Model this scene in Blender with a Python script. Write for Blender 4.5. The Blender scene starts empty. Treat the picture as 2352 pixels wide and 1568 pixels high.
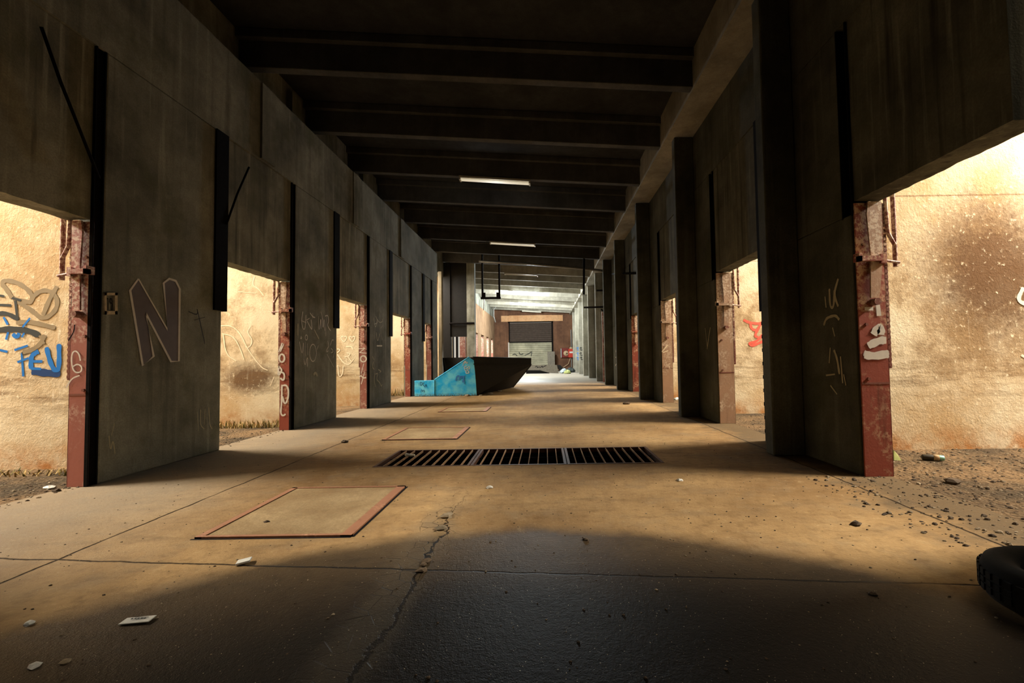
import bpy, math, random
from mathutils import Vector, Matrix
random.seed(7)
R = random.Random(11)
S = bpy.context.scene
COL = S.collection
W, H_ = 2352, 1568
# ------------------------------------------------------------------ camera
CH, F, PITCH = 1.2, 1045.0, math.radians(2.247)
CP, SP = math.cos(PITCH), math.sin(PITCH)
cd = bpy.data.cameras.new('camera')
cam = bpy.data.objects.new('camera', cd); COL.objects.link(cam)
cam.location = (0, 0, CH); ROLL = .0148
cam.rotation_euler = (Matrix.Rotation(math.pi/2+PITCH, 3, 'X') @ Matrix.Rotation(-ROLL, 3, 'Z')).to_euler()
cd.sensor_width = 36.0; cd.lens = 36.0*F/W; cd.shift_x = -75.0/W
cd.clip_start = 0.05; cd.clip_end = 300
S.camera = cam

def ray(px, py):
    u, v = (px-1251)/F, (784-py)/F
    a = u*math.cos(ROLL)+v*math.sin(ROLL); b = v*math.cos(ROLL)-u*math.sin(ROLL)
    return (a, CP-b*SP, SP+b*CP)
def on_floor(px, py, z=0.0):
    r = ray(px, py); t = (z-CH)/r[2]; return Vector((r[0]*t, r[1]*t, z))
def on_x(px, py, X):
    r = ray(px, py); t = X/r[0]; return Vector((X, r[1]*t, CH+r[2]*t))
def on_y(px, py, Y):
    r = ray(px, py); t = Y/r[1]; return Vector((r[0]*t, Y, CH+r[2]*t))

# ------------------------------------------------------------------ materials
def srgb(r, g, b):
    f = lambda v: (v/255/12.92 if v/255 <= .04045 else ((v/255+.055)/1.055)**2.4)
    return (f(r), f(g), f(b), 1)

class NT:
    def __init__(s, name):
        s.m = bpy.data.materials.new(name); s.m.use_nodes = True
        s.t = s.m.node_tree; s.t.nodes.clear()
        s.out = s.n('ShaderNodeOutputMaterial'); s.b = s.n('ShaderNodeBsdfPrincipled')
        s.l(s.b.outputs[0], s.out.inputs[0])
        g = s.n('ShaderNodeNewGeometry'); s.pos = g.outputs['Position']; s.nrm = g.outputs['Normal']
    def n(s, t, **k):
        x = s.t.nodes.new(t)
        for a, v in k.items(): setattr(x, a, v)
        return x
    def l(s, a, b): s.t.links.new(a, b)
    def put(s, sock, v):
        if hasattr(v, 'type') and hasattr(v, 'node'): s.l(v, sock)
        else: sock.default_value = v
    def scale(s, v, sc):
        x = s.n('ShaderNodeVectorMath', operation='MULTIPLY'); s.put(x.inputs[0], v); x.inputs[1].default_value = sc
        return x.outputs[0]
    def noise(s, sc, det=4, rough=.55, vec=None, dist=0):
        x = s.n('ShaderNodeTexNoise'); x.inputs['Scale'].default_value = sc; x.inputs['Detail'].default_value = det
        x.inputs['Roughness'].default_value = rough; x.inputs['Distortion'].default_value = dist
        s.l(vec if vec else s.pos, x.inputs['Vector']); return x.outputs['Fac']
    def voro(s, sc, vec=None, feat='F1'):
        x = s.n('ShaderNodeTexVoronoi', feature=feat); x.inputs['Scale'].default_value = sc
        s.l(vec if vec else s.pos, x.inputs['Vector']); return x.outputs['Distance']
    def ramp(s, fac, a, b, va=0.0, vb=1.0):
        x = s.n('ShaderNodeMapRange'); x.clamp = True; s.put(x.inputs[0], fac)
        x.inputs[1].default_value = a; x.inputs[2].default_value = b; x.inputs[3].default_value = va; x.inputs[4].default_value = vb
        return x.outputs[0]
    def math(s, op, a, b=0.0):
        x = s.n('ShaderNodeMath', operation=op); s.put(x.inputs[0], a); s.put(x.inputs[1], b); return x.outputs[0]
    def mix(s, fac, a, b, bt='MIX'):
        x = s.n('ShaderNodeMix', data_type='RGBA', blend_type=bt)
        s.put(x.inputs[0], fac); s.put(x.inputs[6], a); s.put(x.inputs[7], b); return x.outputs[2]
    def sep(s):
        x = s.n('ShaderNodeSeparateXYZ'); s.l(s.pos, x.inputs[0]); return x.outputs
    def bump(s, h, st=.3, d=.02):
        x = s.n('ShaderNodeBump'); x.inputs['Strength'].default_value = st; x.inputs['Distance'].default_value = d
        s.l(h, x.inputs['Height']); s.l(x.outputs[0], s.b.inputs['Normal'])
    def done(s, col, rough=.85, metal=0.0, spec=.3):
        s.put(s.b.inputs['Base Color'], col); s.put(s.b.inputs['Roughness'], rough)
        s.b.inputs['Metallic'].default_value = metal; s.b.inputs['Specular IOR Level'].default_value = spec
        return s.m

def mat_concrete(name, light, dark, streak=.5, sc=1.0, moss=None):
    t = NT(name)
    a = t.noise(.9*sc, 6, .62); b = t.noise(7*sc, 5, .6)
    st = t.noise(1.0, 4, .6, t.scale(t.pos, (7, 7, .35)))
    fine = t.noise(60, 3, .6)
    c = t.mix(t.ramp(a, .34, .66), dark, light)
    c = t.mix(t.ramp(b, .45, .72, 0, .55), c, tuple(x*.55 for x in light[:3])+(1,))
    c = t.mix(t.math('MULTIPLY', t.ramp(st, .56, .74), streak), c, tuple(min(1, x*1.5) for x in light[:3])+(1,))
    c = t.mix(t.math('MULTIPLY', t.ramp(st, .46, .3), streak), c, tuple(x*.5 for x in dark[:3])+(1,))
    if moss: c = t.mix(t.ramp(t.noise(1.7, 5, .6), .52, .7, 0, .7), c, moss)
    c = t.mix(t.ramp(fine, .3, .7, .0, .35), c, tuple(x*.6 for x in dark[:3])+(1,))
    h = t.math('ADD', t.math('MULTIPLY', b, .6), t.math('MULTIPLY', fine, .3))
    t.bump(h, .45, .02)
    return t.done(c, .92, 0, .2)

def mat_plain(name, col, rough=.7, metal=0.0, var=.35, sc=12, spec=.3):
    t = NT(name); n = t.noise(sc, 5, .6)
    c = t.mix(t.ramp(n, .35, .7), tuple(x*(1-var) for x in col[:3])+(1,), col)
    t.bump(n, .15, .01)
    return t.done(c, rough, metal, spec)

def mat_paint(name, col, wear=.0):
    t = NT(name); n = t.noise(9, 5, .65)
    c = t.mix(t.ramp(n, .35, .65, 0, .3), col, tuple(x*.6 for x in col[:3])+(1,))
    return t.done(c, .7, 0, .3)

def mat_rust(name, paint, chip, rust):
    t = NT(name)
    a = t.noise(3.2, 7, .65); f = t.noise(28, 5, .65); s_ = t.noise(1, 4, .6, t.scale(t.pos, (9, 9, .8)))
    c = t.mix(t.ramp(a, .3, .7, 0, .6), paint, tuple(x*.72 for x in paint[:3])+(1,))
    z = t.sep()[2]
    up = t.ramp(z, 1.3, 2.4)
    ch = t.math('MULTIPLY', t.ramp(f, .46, .56), t.ramp(t.math('ADD', a, t.math('MULTIPLY', up, .2)), .5, .66))
    c = t.mix(ch, c, chip)
    c = t.mix(t.ramp(s_, .58, .72, 0, .7), c, rust)
    t.bump(f, .3, .008)
    return t.done(c, .62, 0.0, .35)

M = {}
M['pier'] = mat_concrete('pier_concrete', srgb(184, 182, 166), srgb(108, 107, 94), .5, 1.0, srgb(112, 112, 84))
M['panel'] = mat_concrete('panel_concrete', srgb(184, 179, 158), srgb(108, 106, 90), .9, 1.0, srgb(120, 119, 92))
M['pier_d'] = mat_concrete('sooty_pier_concrete', srgb(124, 122, 106), srgb(66, 65, 56), .35, 1.0, srgb(84, 84, 60))  # darker concrete for the finned row
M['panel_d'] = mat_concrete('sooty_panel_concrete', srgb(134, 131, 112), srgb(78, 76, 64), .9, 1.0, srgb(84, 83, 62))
M['ceil'] = mat_concrete('roof_concrete', srgb(78, 79, 80), srgb(50, 50, 50), .2)
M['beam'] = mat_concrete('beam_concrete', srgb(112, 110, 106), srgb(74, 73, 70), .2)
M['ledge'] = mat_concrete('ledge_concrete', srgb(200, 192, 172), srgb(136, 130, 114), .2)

def mat_partition(name, seed, patch, stain=None):
    t = NT(name)
    off = t.n('ShaderNodeVectorMath', operation='ADD'); t.l(t.pos, off.inputs[0]); off.inputs[1].default_value = (seed*3.7, seed*5.1, 0)
    p = off.outputs[0]
    light = srgb(226, 210, 178); mid = srgb(196, 164, 120); dark = srgb(104, 76, 46)
    a = t.noise(.75, 7, .66, p); b = t.noise(3.0, 7, .68, p); f = t.noise(34, 4, .65, p); sp = t.noise(14, 6, .72, p)
    st = t.noise(1.0, 5, .65, t.scale(p, (5.5, 5.5, .22)))
    fl = t.noise(1.0, 5, .7, t.scale(p, (1.2, 1.2, 10)))
    z = t.sep()[2]
    c = t.mix(t.ramp(a, .38, .62), light, mid)
    band = t.math('MULTIPLY', t.ramp(z, .45, 1.1), t.ramp(z, 3.3, 2.3))
    d = t.math('MULTIPLY', t.ramp(t.math('ADD', a, t.math('MULTIPLY', b, .55)), .72, .9), band)
    c = t.mix(t.math('MULTIPLY', d, patch), c, dark)
    if stain:
        xs, ys_, zs = t.sep(); u = t.math('MULTIPLY', t.math('SUBTRACT', xs, stain[0]), 1/stain[2]); v = t.math('MULTIPLY', t.math('SUBTRACT', zs, stain[1]), 1/stain[3])
        rr = t.math('SQRT', t.math('ADD', t.math('MULTIPLY', u, u), t.math('MULTIPLY', v, v)))
        rr = t.math('ADD', rr, t.math('ADD', t.math('MULTIPLY', t.math('SUBTRACT', b, .5), 1.1), t.math('MULTIPLY', t.math('SUBTRACT', sp, .5), .9)))
        c = t.mix(t.ramp(rr, 1.25, .45, 0, .9), c, srgb(92, 62, 34))
    # horizontally washed board marks at knee height
    kb = t.math('MULTIPLY', t.ramp(z, .5, .8), t.ramp(z, 1.45, 1.0))
    c = t.mix(t.math('MULTIPLY', t.math('MULTIPLY', kb, t.ramp(fl, .45, .65)), .7), c, srgb(120, 88, 52))
    # pale run-off streaks and flaked plaster
    c = t.mix(t.math('MULTIPLY', t.ramp(st, .6, .72), t.ramp(sp, .42, .58, 0, .8)), c, srgb(244, 232, 206))
    c = t.mix(t.math('MULTIPLY', t.ramp(sp, .6, .66), .75), c, srgb(238, 222, 190))
    c = t.mix(t.ramp(sp, .36, .3, 0, .5), c, srgb(120, 84, 48))
    c = t.mix(t.math('MULTIPLY', t.ramp(z, .35, .05), t.ramp(b, .4, .6, .2, .9)), c, srgb(180, 118, 62))
    jl = t.math('ABSOLUTE', t.math('SUBTRACT', z, 3.22), 0)
    c = t.mix(t.ramp(jl, .014, .006, 0, .6), c, srgb(110, 76, 44))
    t.bump(t.math('ADD', t.math('MULTIPLY', sp, .8), t.math('MULTIPLY', f, .4)), .5, .03)
    return t.done(c, .9, 0, .2)

M['outer'] = mat_concrete('outer_concrete', srgb(225, 200, 160), srgb(170, 130, 85), .5)

# hall floor
def mat_floor():
    t = NT('floor_concrete')
    x, y, z = t.sep()
    a = t.noise(.55, 7, .62); b = t.noise(2.6, 6, .65); f = t.noise(42, 4, .65); g = t.noise(150, 3, .6)
    warm = srgb(196, 160, 110); brown = srgb(136, 104, 66); grey = srgb(136, 124, 104)
    c = t.mix(t.ramp(a, .36, .64), warm, brown)
    c = t.mix(t.ramp(b, .5, .75, 0, .55), c, grey)
    m1 = t.noise(9, 6, .7); m2 = t.noise(1.0, 5, .6, t.scale(t.pos, (1.6, 5.5, 1)))
    c = t.mix(t.ramp(m1, .5, .68, 0, .5), c, srgb(112, 84, 52))
    c = t.mix(t.ramp(m1, .42, .3, 0, .45), c, srgb(214, 184, 136))
    c = t.mix(t.ramp(m2, .54, .7, 0, .4), c, srgb(104, 80, 52))
    # grey silty drift on the side of the N pier
    c = t.mix(t.math('MULTIPLY', t.ramp(t.math('ADD', x, t.math('MULTIPLY', a, 1.6)), -1.6, -3.0), .65), c, srgb(140, 134, 120))
    c = t.mix(t.ramp(t.math('ADD', x, t.math('MULTIPLY', b, 1.4)), 3.25, 3.75, 0, .85), c, srgb(92, 80, 62))
    # round damp patch, foreground shade darkened into its colour
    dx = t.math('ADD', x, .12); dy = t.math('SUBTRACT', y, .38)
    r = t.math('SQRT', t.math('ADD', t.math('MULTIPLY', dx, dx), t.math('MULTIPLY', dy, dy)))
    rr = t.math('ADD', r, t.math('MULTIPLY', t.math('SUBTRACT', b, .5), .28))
    damp_shade = t.ramp(rr, 2.98, 2.78)
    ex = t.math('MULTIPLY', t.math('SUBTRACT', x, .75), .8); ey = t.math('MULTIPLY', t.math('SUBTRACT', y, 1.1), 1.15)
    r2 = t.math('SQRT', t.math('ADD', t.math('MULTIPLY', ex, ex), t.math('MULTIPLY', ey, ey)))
    front_shade = t.ramp(t.math('ADD', r2, t.math('MULTIPLY', t.math('SUBTRACT', a, .5), .9)), 2.0, 1.05)
    c = t.mix(t.math('MULTIPLY', damp_shade, .76), c, srgb(26, 24, 22))
    deep_shade = t.ramp(t.math('ADD', rr, t.math('MULTIPLY', t.math('SUBTRACT', a, .5), .8)), 2.95, 1.95)
    c = t.mix(t.math('MULTIPLY', deep_shade, .93), c, srgb(15, 14, 12))
    c = t.mix(t.math('MULTIPLY', front_shade, .92), c, srgb(17, 16, 15))
    # expansion joints
    wob = t.math('MULTIPLY', t.math('SUBTRACT', t.noise(3.5, 5, .6), .5), .05)
    xw = t.math('ADD', x, wob); yw = t.math('ADD', y, wob)
    jm = None
    for v, src in ((-3.05, xw), (2.83, xw)):
        d = t.math('ABSOLUTE', t.math('SUBTRACT', src, v), 0)
        k = t.ramp(d, .013, .005); jm = k if jm is None else t.math('MAXIMUM', jm, k)
    d = t.math('ABSOLUTE', t.math('SUBTRACT', t.math('ADD', yw, t.math('MULTIPLY', x, .09)), 2.6), 0)
    jm = t.math('MAXIMUM', jm, t.ramp(d, .011, .004))
    jm = t.math('MULTIPLY', jm, t.ramp(t.noise(1.3, 2, .5), .3, .45, .25, 1))
    # ragged crack along the middle with a shattered strip beside it
    w2 = t.math('MULTIPLY', t.math('SUBTRACT', t.noise(2.2, 6, .7), .5), .30)
    cx = t.math('ADD', t.math('ADD', x, .74), w2)
    cd_ = t.math('ABSOLUTE', cx, 0)
    along = t.math('MULTIPLY', t.ramp(y, .6, 1.0), t.ramp(y, 4.4, 3.4))
    wid = t.ramp(y, 1.3, 3.8, .022, .006)
    crack = t.math('MULTIPLY', t.ramp(t.math('DIVIDE', cd_, wid), 1.0, .55), along)
    shat = t.math('MULTIPLY', t.ramp(t.math('ABSOLUTE', t.math('ADD', cx, .07), 0), .17, .08), along)
    ve = t.voro(9, None, 'DISTANCE_TO_EDGE')
    crack2 = t.math('MULTIPLY', t.math('MULTIPLY', t.ramp(ve, .022, .006), shat), t.ramp(b, .42, .55))
    c = t.mix(t.math('MULTIPLY', shat, t.ramp(damp_shade, 0, 1, .35, .09)), c, srgb(150, 136, 112))
    dark = t.math('MAXIMUM', jm, t.math('MAXIMUM', crack, crack2))
    c = t.mix(dark, c, srgb(20, 16, 12))
    # grit specks
    dry = t.math('SUBTRACT', 1.0, t.math('MULTIPLY', damp_shade, .93))  # floor outside the patch of damp and painted shade
    c = t.mix(t.math('MULTIPLY', dry, t.ramp(g, .66, .74, 0, .6)), c, srgb(70, 56, 40))
    c = t.mix(t.ramp(t.voro(30), .075, .05, 0, .7), c, srgb(215, 200, 170))
    c = t.mix(t.ramp(t.voro(64), .085, .06, 0, .55), c, srgb(200, 190, 165))
    c = t.mix(t.math('MULTIPLY', dry, t.ramp(f, .3, .7, 0, .3)), c, brown)
    hgt = t.math('SUBTRACT', t.math('ADD', t.math('MULTIPLY', f, .5), t.math('ADD', t.math('MULTIPLY', b, .6), t.math('MULTIPLY', g, .25))), t.math('MULTIPLY', dark, 2.0))
    t.bump(hgt, .5, .02)
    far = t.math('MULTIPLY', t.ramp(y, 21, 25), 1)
    c = t.mix(t.math('MULTIPLY', far, .55), c, srgb(190, 190, 182))  # far floor paler, lamplight put into the colour
    rough = t.math('SUBTRACT', .86, t.math('ADD', t.math('MULTIPLY', damp_shade, .34), t.math('MULTIPLY', far, .4)))
    t.b.inputs['IOR'].default_value = 1.45
    return t.done(c, rough, 0, .13)
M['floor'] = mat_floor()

def mat_dirt():
    t = NT('dirt_ground')
    a = t.noise(1.2, 7, .65); f = t.noise(24, 6, .7); v = t.voro(26)
    c = t.mix(t.ramp(a, .38, .62), srgb(84, 72, 56), srgb(150, 120, 86))
    c = t.mix(t.ramp(f, .5, .68, 0, .75), c, srgb(64, 52, 40))
    c = t.mix(t.ramp(v, .16, .08, 0, .7), c, srgb(220, 200, 165))
    t.bump(t.math('ADD', f, v), .8, .05)
    return t.done(c, .95, 0, .15)
M['dirt'] = mat_dirt()
M['stone'] = mat_plain('grit_stone', srgb(172, 152, 122), .9, 0, .6, 5)
M['stone_d'] = mat_plain('dark_stone', srgb(104, 86, 66), .9, 0, .6, 5)
M['red'] = mat_rust('red_oxide_paint', srgb(180, 112, 98), srgb(226, 200, 180), srgb(126, 76, 62))
M['red2'] = mat_rust('deep_red_oxide', srgb(158, 78, 60), srgb(216, 176, 140), srgb(96, 52, 36))
M['tanpost'] = mat_rust('faded_tan_paint', srgb(190, 152, 122), srgb(226, 204, 178), srgb(140, 104, 80))
M['rack'] = mat_rust('rusty_rack', srgb(138, 84, 70), srgb(220, 190, 165), srgb(80, 46, 38))
M['steel_d'] = mat_plain('dark_steel', srgb(24, 20, 18), .95, 0, .5, 20, .1)
M['pipe_g'] = mat_plain('grey_pipe', srgb(150, 146, 138), .45, .4, .3, 20)
M['rust'] = mat_rust('rust_iron', srgb(176, 122, 90), srgb(206, 152, 116), srgb(126, 80, 58))
M['grate_f'] = mat_rust('dark_rust_iron', srgb(92, 62, 48), srgb(120, 84, 64), srgb(60, 40, 32))
M['grate'] = mat_plain('dusty_bars', srgb(190, 152, 116), .9, 0, .5, 18)
M['pit'] = mat_plain('pit_brown', srgb(30, 22, 18), .95, 0, .5, 6)
M['hatch'] = mat_concrete('hatch_concrete', srgb(196, 168, 124), srgb(150, 120, 80), .1, 2)
def mat_blue():
    t = NT('blue_enamel'); a = t.noise(3.5, 6, .6); f = t.noise(22, 6, .7); z = t.sep()[2]
    c = t.mix(t.ramp(a, .38, .62), srgb(24, 190, 255), srgb(120, 226, 255))
    c = t.mix(t.ramp(f, .62, .7, 0, .8), c, srgb(30, 70, 100))
    c = t.mix(t.math('MULTIPLY', t.ramp(z, .12, .02), t.ramp(f, .4, .55)), c, srgb(90, 70, 56))
    t.bump(f, .12, .01); return t.done(c, .5, 0, .4)
M['blue'] = mat_blue()
M['chute_d'] = mat_plain('sooty_steel', srgb(22, 19, 16), .7, .1, .5, 9)
M['white'] = mat_paint('white_spray', srgb(246, 236, 222))
M['chalk'] = mat_paint('chalk_spray', srgb(244, 232, 204))
M['chalk2'] = mat_paint('faint_chalk', srgb(204, 192, 156))
M['gfill'] = mat_paint('grey_fill_spray', srgb(122, 112, 112))
M['blackp'] = mat_paint('black_spray', srgb(30, 24, 20))
M['greyp'] = mat_paint('grey_spray', srgb(140, 122, 92))
M['inkp'] = mat_paint('slate_spray', srgb(48, 52, 50))
M['bluep'] = mat_paint('blue_spray', srgb(18, 110, 190))
M['navyp'] = mat_paint('navy_spray', srgb(20, 58, 110))
M['violetp'] = mat_paint('violet_spray', srgb(70, 140, 215))
M['redp'] = mat_paint('red_spray', srgb(236, 96, 76))
M['creamp'] = mat_paint('cream_spray', srgb(250, 232, 200))
M['plaque'] = mat_plain('plaque_wood', srgb(235, 214, 178), .8, 0, .3, 30)
M['paper'] = mat_plain('paper', srgb(236, 232, 220), .8, 0, .12, 40)
M['rubber'] = mat_plain('black_rubber', srgb(12, 12, 12), .95, 0, .4, 30)
M['can'] = mat_plain('can_teal', srgb(150, 200, 180), .35, .3, .2, 20)
M['can_d'] = mat_plain('can_label', srgb(70, 62, 48), .5, .1, .4, 20)
M['fix'] = mat_plain('lamp_housing', srgb(216, 206, 184), .5, .1, .1, 20)
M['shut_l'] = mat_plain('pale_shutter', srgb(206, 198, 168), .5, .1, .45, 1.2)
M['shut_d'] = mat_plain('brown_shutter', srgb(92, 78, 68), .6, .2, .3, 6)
M['back'] = mat_concrete('back_plaster', srgb(138, 98, 72), srgb(92, 64, 48), .3)
M['farwall'] = mat_concrete('far_wall_plaster', srgb(176, 142, 108), srgb(128, 98, 72), .4)
M['head'] = mat_concrete('header_plaster', srgb(240, 190, 140), srgb(220, 160, 110), .2)  # header coloured lighter, light in the recess put into the plaster
M['hosered'] = mat_plain('fire_red', srgb(214, 66, 44), .45, 0, .2, 20)
M['hosedk'] = mat_plain('cabinet_maroon', srgb(130, 44, 30), .5, 0, .3, 20)
M['hose'] = mat_plain('hose_canvas', srgb(222, 188, 146), .8, 0, .2, 40)
M['greyp2'] = mat_plain('grey_board', srgb(134, 124, 108), .7, 0, .35, 8)
M['grn'] = mat_plain('weed_green', srgb(112, 104, 52), .8, 0, .5, 10)
M['straw'] = mat_plain('dry_stalk', srgb(196, 164, 104), .85, 0, .4, 10)
M['plastic'] = mat_plain('pale_plastic', srgb(200, 214, 214), .4, 0, .3, 12)
M['yell'] = mat_plain('yellow_scrap', srgb(214, 220, 140), .6, 0, .2, 12)
M['rubbish'] = mat_plain('rubbish_dark', srgb(70, 76, 72), .6, 0, .6, 10)

def mat_emit(name, col, st):
    t = NT(name); t.b.inputs['Emission Color'].default_value = col; t.b.inputs['Emission Strength'].default_value = st
    return t.done((.9, .9, .9, 1), .4)
M['tube_on'] = mat_emit('lit_tube', (.86, .97, 1, 1), 25)
M['tube_off'] = mat_plain('unlit_tube', srgb(240, 232, 210), .3, 0, .05, 20)
M['tube_dim'] = mat_emit('dim_tube', (1, .86, .6, 1), .5)

# ------------------------------------------------------------------ mesh helpers
class MB:
    def __init__(s): s.v, s.f, s.mi = [], [], []
    def poly(s, pts, mi=0):
        i = len(s.v); s.v += [tuple(p) for p in pts]; s.f.append(tuple(range(i, i+len(pts)))); s.mi.append(mi); return s
    def hexa(s, p, mi=0):      # p: 4 bottom (ccw seen from above) + 4 top
        i = len(s.v); s.v += [tuple(q) for q in p]
        for f in ((3,2,1,0),(4,5,6,7),(0,1,5,4),(1,2,6,5),(2,3,7,6),(3,0,4,7)):
            s.f.append(tuple(i+k for k in f)); s.mi.append(mi)
        return s
    def box(s, x0, x1, y0, y1, z0, z1, mi=0):
        x0, x1 = min(x0, x1), max(x0, x1); y0, y1 = min(y0, y1), max(y0, y1)
        return s.hexa([(x0,y0,z0),(x1,y0,z0),(x1,y1,z0),(x0,y1,z0),(x0,y0,z1),(x1,y0,z1),(x1,y1,z1),(x0,y1,z1)], mi)
    def prism(s, pts, d, mi=0):     # planar polygon extruded by vector d
        n = len(pts); i = len(s.v); d = Vector(d)
        s.v += [tuple(p) for p in pts] + [tuple(Vector(p)+d) for p in pts]
        s.f.append(tuple(range(i+n-1, i-1, -1))); s.f.append(tuple(range(i+n, i+2*n))); s.mi += [mi, mi]
        for k in range(n):
            k2 = (k+1) % n; s.f.append((i+k, i+k2, i+n+k2, i+n+k)); s.mi.append(mi)
        return s
    def tube(s, pts, r, n=10, mi=0, cap=True):
        pts = [Vector(p) for p in pts]; i0 = len(s.v); up = None
        for k, p in enumerate(pts):
            d = (pts[min(k+1, len(pts)-1)]-pts[max(k-1, 0)]).normalized()
            if up is None or abs(up.dot(d)) > .95: up = Vector((0,0,1)) if abs(d.z) < .9 else Vector((1,0,0))
            a = d.cross(up).normalized(); b = a.cross(d).normalized(); up = b
            rr = r[k] if isinstance(r, (list, tuple)) else r
            for j in range(n):
                q = p+(a*math.cos(2*math.pi*j/n)+b*math.sin(2*math.pi*j/n))*rr; s.v.append(tuple(q))
        for k in range(len(pts)-1):
            for j in range(n):
                j2 = (j+1) % n
                s.f.append((i0+k*n+j, i0+k*n+j2, i0+(k+1)*n+j2, i0+(k+1)*n+j)); s.mi.append(mi)
        if cap:
            s.f.append(tuple(i0+j for j in range(n-1, -1, -1))); s.f.append(tuple(i0+(len(pts)-1)*n+j for j in range(n))); s.mi += [mi, mi]
        return s
    def lathe(s, prof, c, ax, n=32, mi=0, closed=False):   # prof: (radius, height along ax)
        c = Vector(c); ax = Vector(ax).normalized(); u = ax.orthogonal().normalized(); w = ax.cross(u); i0 = len(s.v)
        for (r, h) in prof:
            for j in range(n):
                a = 2*math.pi*j/n; s.v.append(tuple(c+ax*h+(u*math.cos(a)+w*math.sin(a))*max(r, 1e-4)))
        m = len(prof)
        for k in range(m if closed else m-1):
            k2 = (k+1) % m
            for j in range(n):
                j2 = (j+1) % n
                s.f.append((i0+k*n+j, i0+k*n+j2, i0+k2*n+j2, i0+k2*n+j)); s.mi.append(mi)
        return s
    def stone(s, c, r, mi=0, flat=.6):
        c = Vector(c); i = len(s.v)
        n = 6
        for (h, q) in ((0, .8), (.45, 1.0), (.9, .5)):
            for j in range(n):
                a = 2*math.pi*j/n+R.uniform(-.3, .3); rr = r*q*R.uniform(.7, 1.2)
                s.v.append((c.x+rr*math.cos(a)*1.2, c.y+rr*math.sin(a), c.z+h*r*flat*2*R.uniform(.8, 1.1)))
        for k in range(2):
            for j in range(n):
                j2 = (j+1) % n; s.f.append((i+k*n+j, i+k*n+j2, i+(k+1)*n+j2, i+(k+1)*n+j)); s.mi.append(mi)
        s.f.append(tuple(i+2*n+j for j in range(n))); s.mi.append(mi)
        return s
    def build(s, name, mats, parent=None, smooth=False, bevel=0.0):
        me = bpy.data.meshes.new(name); me.from_pydata(s.v, [], s.f)
        for m in (mats if isinstance(mats, (list, tuple)) else [mats]): me.materials.append(m)
        me.polygons.foreach_set('material_index', s.mi)
        if smooth: me.polygons.foreach_set('use_smooth', [True]*len(s.f))
        me.update()
        o = bpy.data.objects.new(name, me); COL.objects.link(o)
        if parent is not None:
            o.parent = parent; o.matrix_parent_inverse = Matrix.Translation(-Vector(parent.location)) if parent.rotation_euler.to_matrix().is_identity else parent.matrix_world.inverted()
        if bevel:
            b = o.modifiers.new('edge', 'BEVEL'); b.width = bevel; b.segments = 2; b.limit_method = 'ANGLE'
        return o

def tag(o, label, cat, group=None, kind=None):
    o['label'] = label; o['category'] = cat
    if group: o['group'] = group
    o['kind'] = kind or 'thing'
    return o
def empty(name, loc, label, cat, group=None):
    o = bpy.data.objects.new(name, None); COL.objects.link(o); o.location = loc; o.empty_display_size = .1
    return tag(o, label, cat, group)
def struct(o): o['kind'] = 'structure'; return o

# ------------------------------------------------------------------ graffiti strokes (paint ribbons lying on a surface)
def smooth_line(pts, it=2):
    for _ in range(it):
        if len(pts) < 3: return pts
        q = [pts[0]]
        for a, b in zip(pts, pts[1:]):
            q += [a*.75+b*.25, a*.25+b*.75]
        q.append(pts[-1]); pts = q
    return pts
def ellipse(cx, cy, rx, ry, n=18):
    return [(cx+rx*math.cos(2*math.pi*k/n), cy+ry*math.sin(2*math.pi*k/n)) for k in range(n+1)]
LAYER = [0]
def graffiti(parent, mat, project, nrm, strokes, width, org=(0, 0), sc=1.0, sm=True, name='graffiti_lettering', label=None):
    """strokes as point lists; project maps a point of the elevation onto the surface, width in metres"""
    nrm = Vector(nrm); mb = MB(); LAYER[0] += 1
    for si, st in enumerate(strokes):
        off = nrm*(.0045+.0006*(si % 6)+.0005*(LAYER[0] % 4))
        pts = [project(org[0]+x/sc, org[1]+y/sc)+off for x, y in st]
        if sm: pts = smooth_line(pts)
        n = len(pts); L = []; Rr = []
        for k, p in enumerate(pts):
            d = pts[min(k+1, n-1)]-pts[max(k-1, 0)]
            d.normalize(); sd = d.cross(nrm).normalized()
            tpr = 1.0 if 0 < k < n-1 else .55
            w = width*.5*tpr*(1+.12*math.sin(k*1.7+si))
            L.append(p+sd*w); Rr.append(p-sd*w)
        i = len(mb.v); mb.v += [tuple(v) for v in L]+[tuple(v) for v in Rr]
        for k in range(n-1):
            mb.f.append((i+k, i+k+1, i+n+k+1, i+n+k)); mb.mi.append(0)
    o = mb.build(name, mat, parent)
    if label: o['label'] = label
    return o

# ------------------------------------------------------------------ setting
XL, XR = -4.57, 3.12
ZLL, ZLR = 2.69, 2.745          # undersides of the lintels
TOPL, TOPR = 4.5, 4.61        # tops of the hung panels
REC, ZREC = -5.15, 5.8        # set-back upper wall over the N side
LEDGE = 5.74
YB, YF = 46.8, -3.2
def zbeam(x): return 5.77+.062*(2.75-x)      # the roof falls towards one side
ZD = .62
fl = MB()
GX0, GX1, GY0, GY1 = -1.99, 1.35, 5.24, 6.2
for (a, b, c, d) in ((XL-.2, XR+.25, YF, GY0), (XL-.2, XR+.25, GY1, YB+.4), (XL-.2, GX0, GY0, GY1), (GX1, XR+.25, GY0, GY1)):
    fl.poly([(a, c, 0), (b, c, 0), (b, d, 0), (a, d, 0)], 0)
fl.poly([(GX0, GY0, -.5), (GX1, GY0, -.5), (GX1, GY1, -.5), (GX0, GY1, -.5)], 2)
fl.poly([(GX0, GY0, 0), (GX0, GY0, -.5), (GX0, GY1, -.5), (GX0, GY1, 0)], 2); fl.poly([(GX1, GY0, 0), (GX1, GY1, 0), (GX1, GY1, -.5), (GX1, GY0, -.5)], 2)
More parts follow.
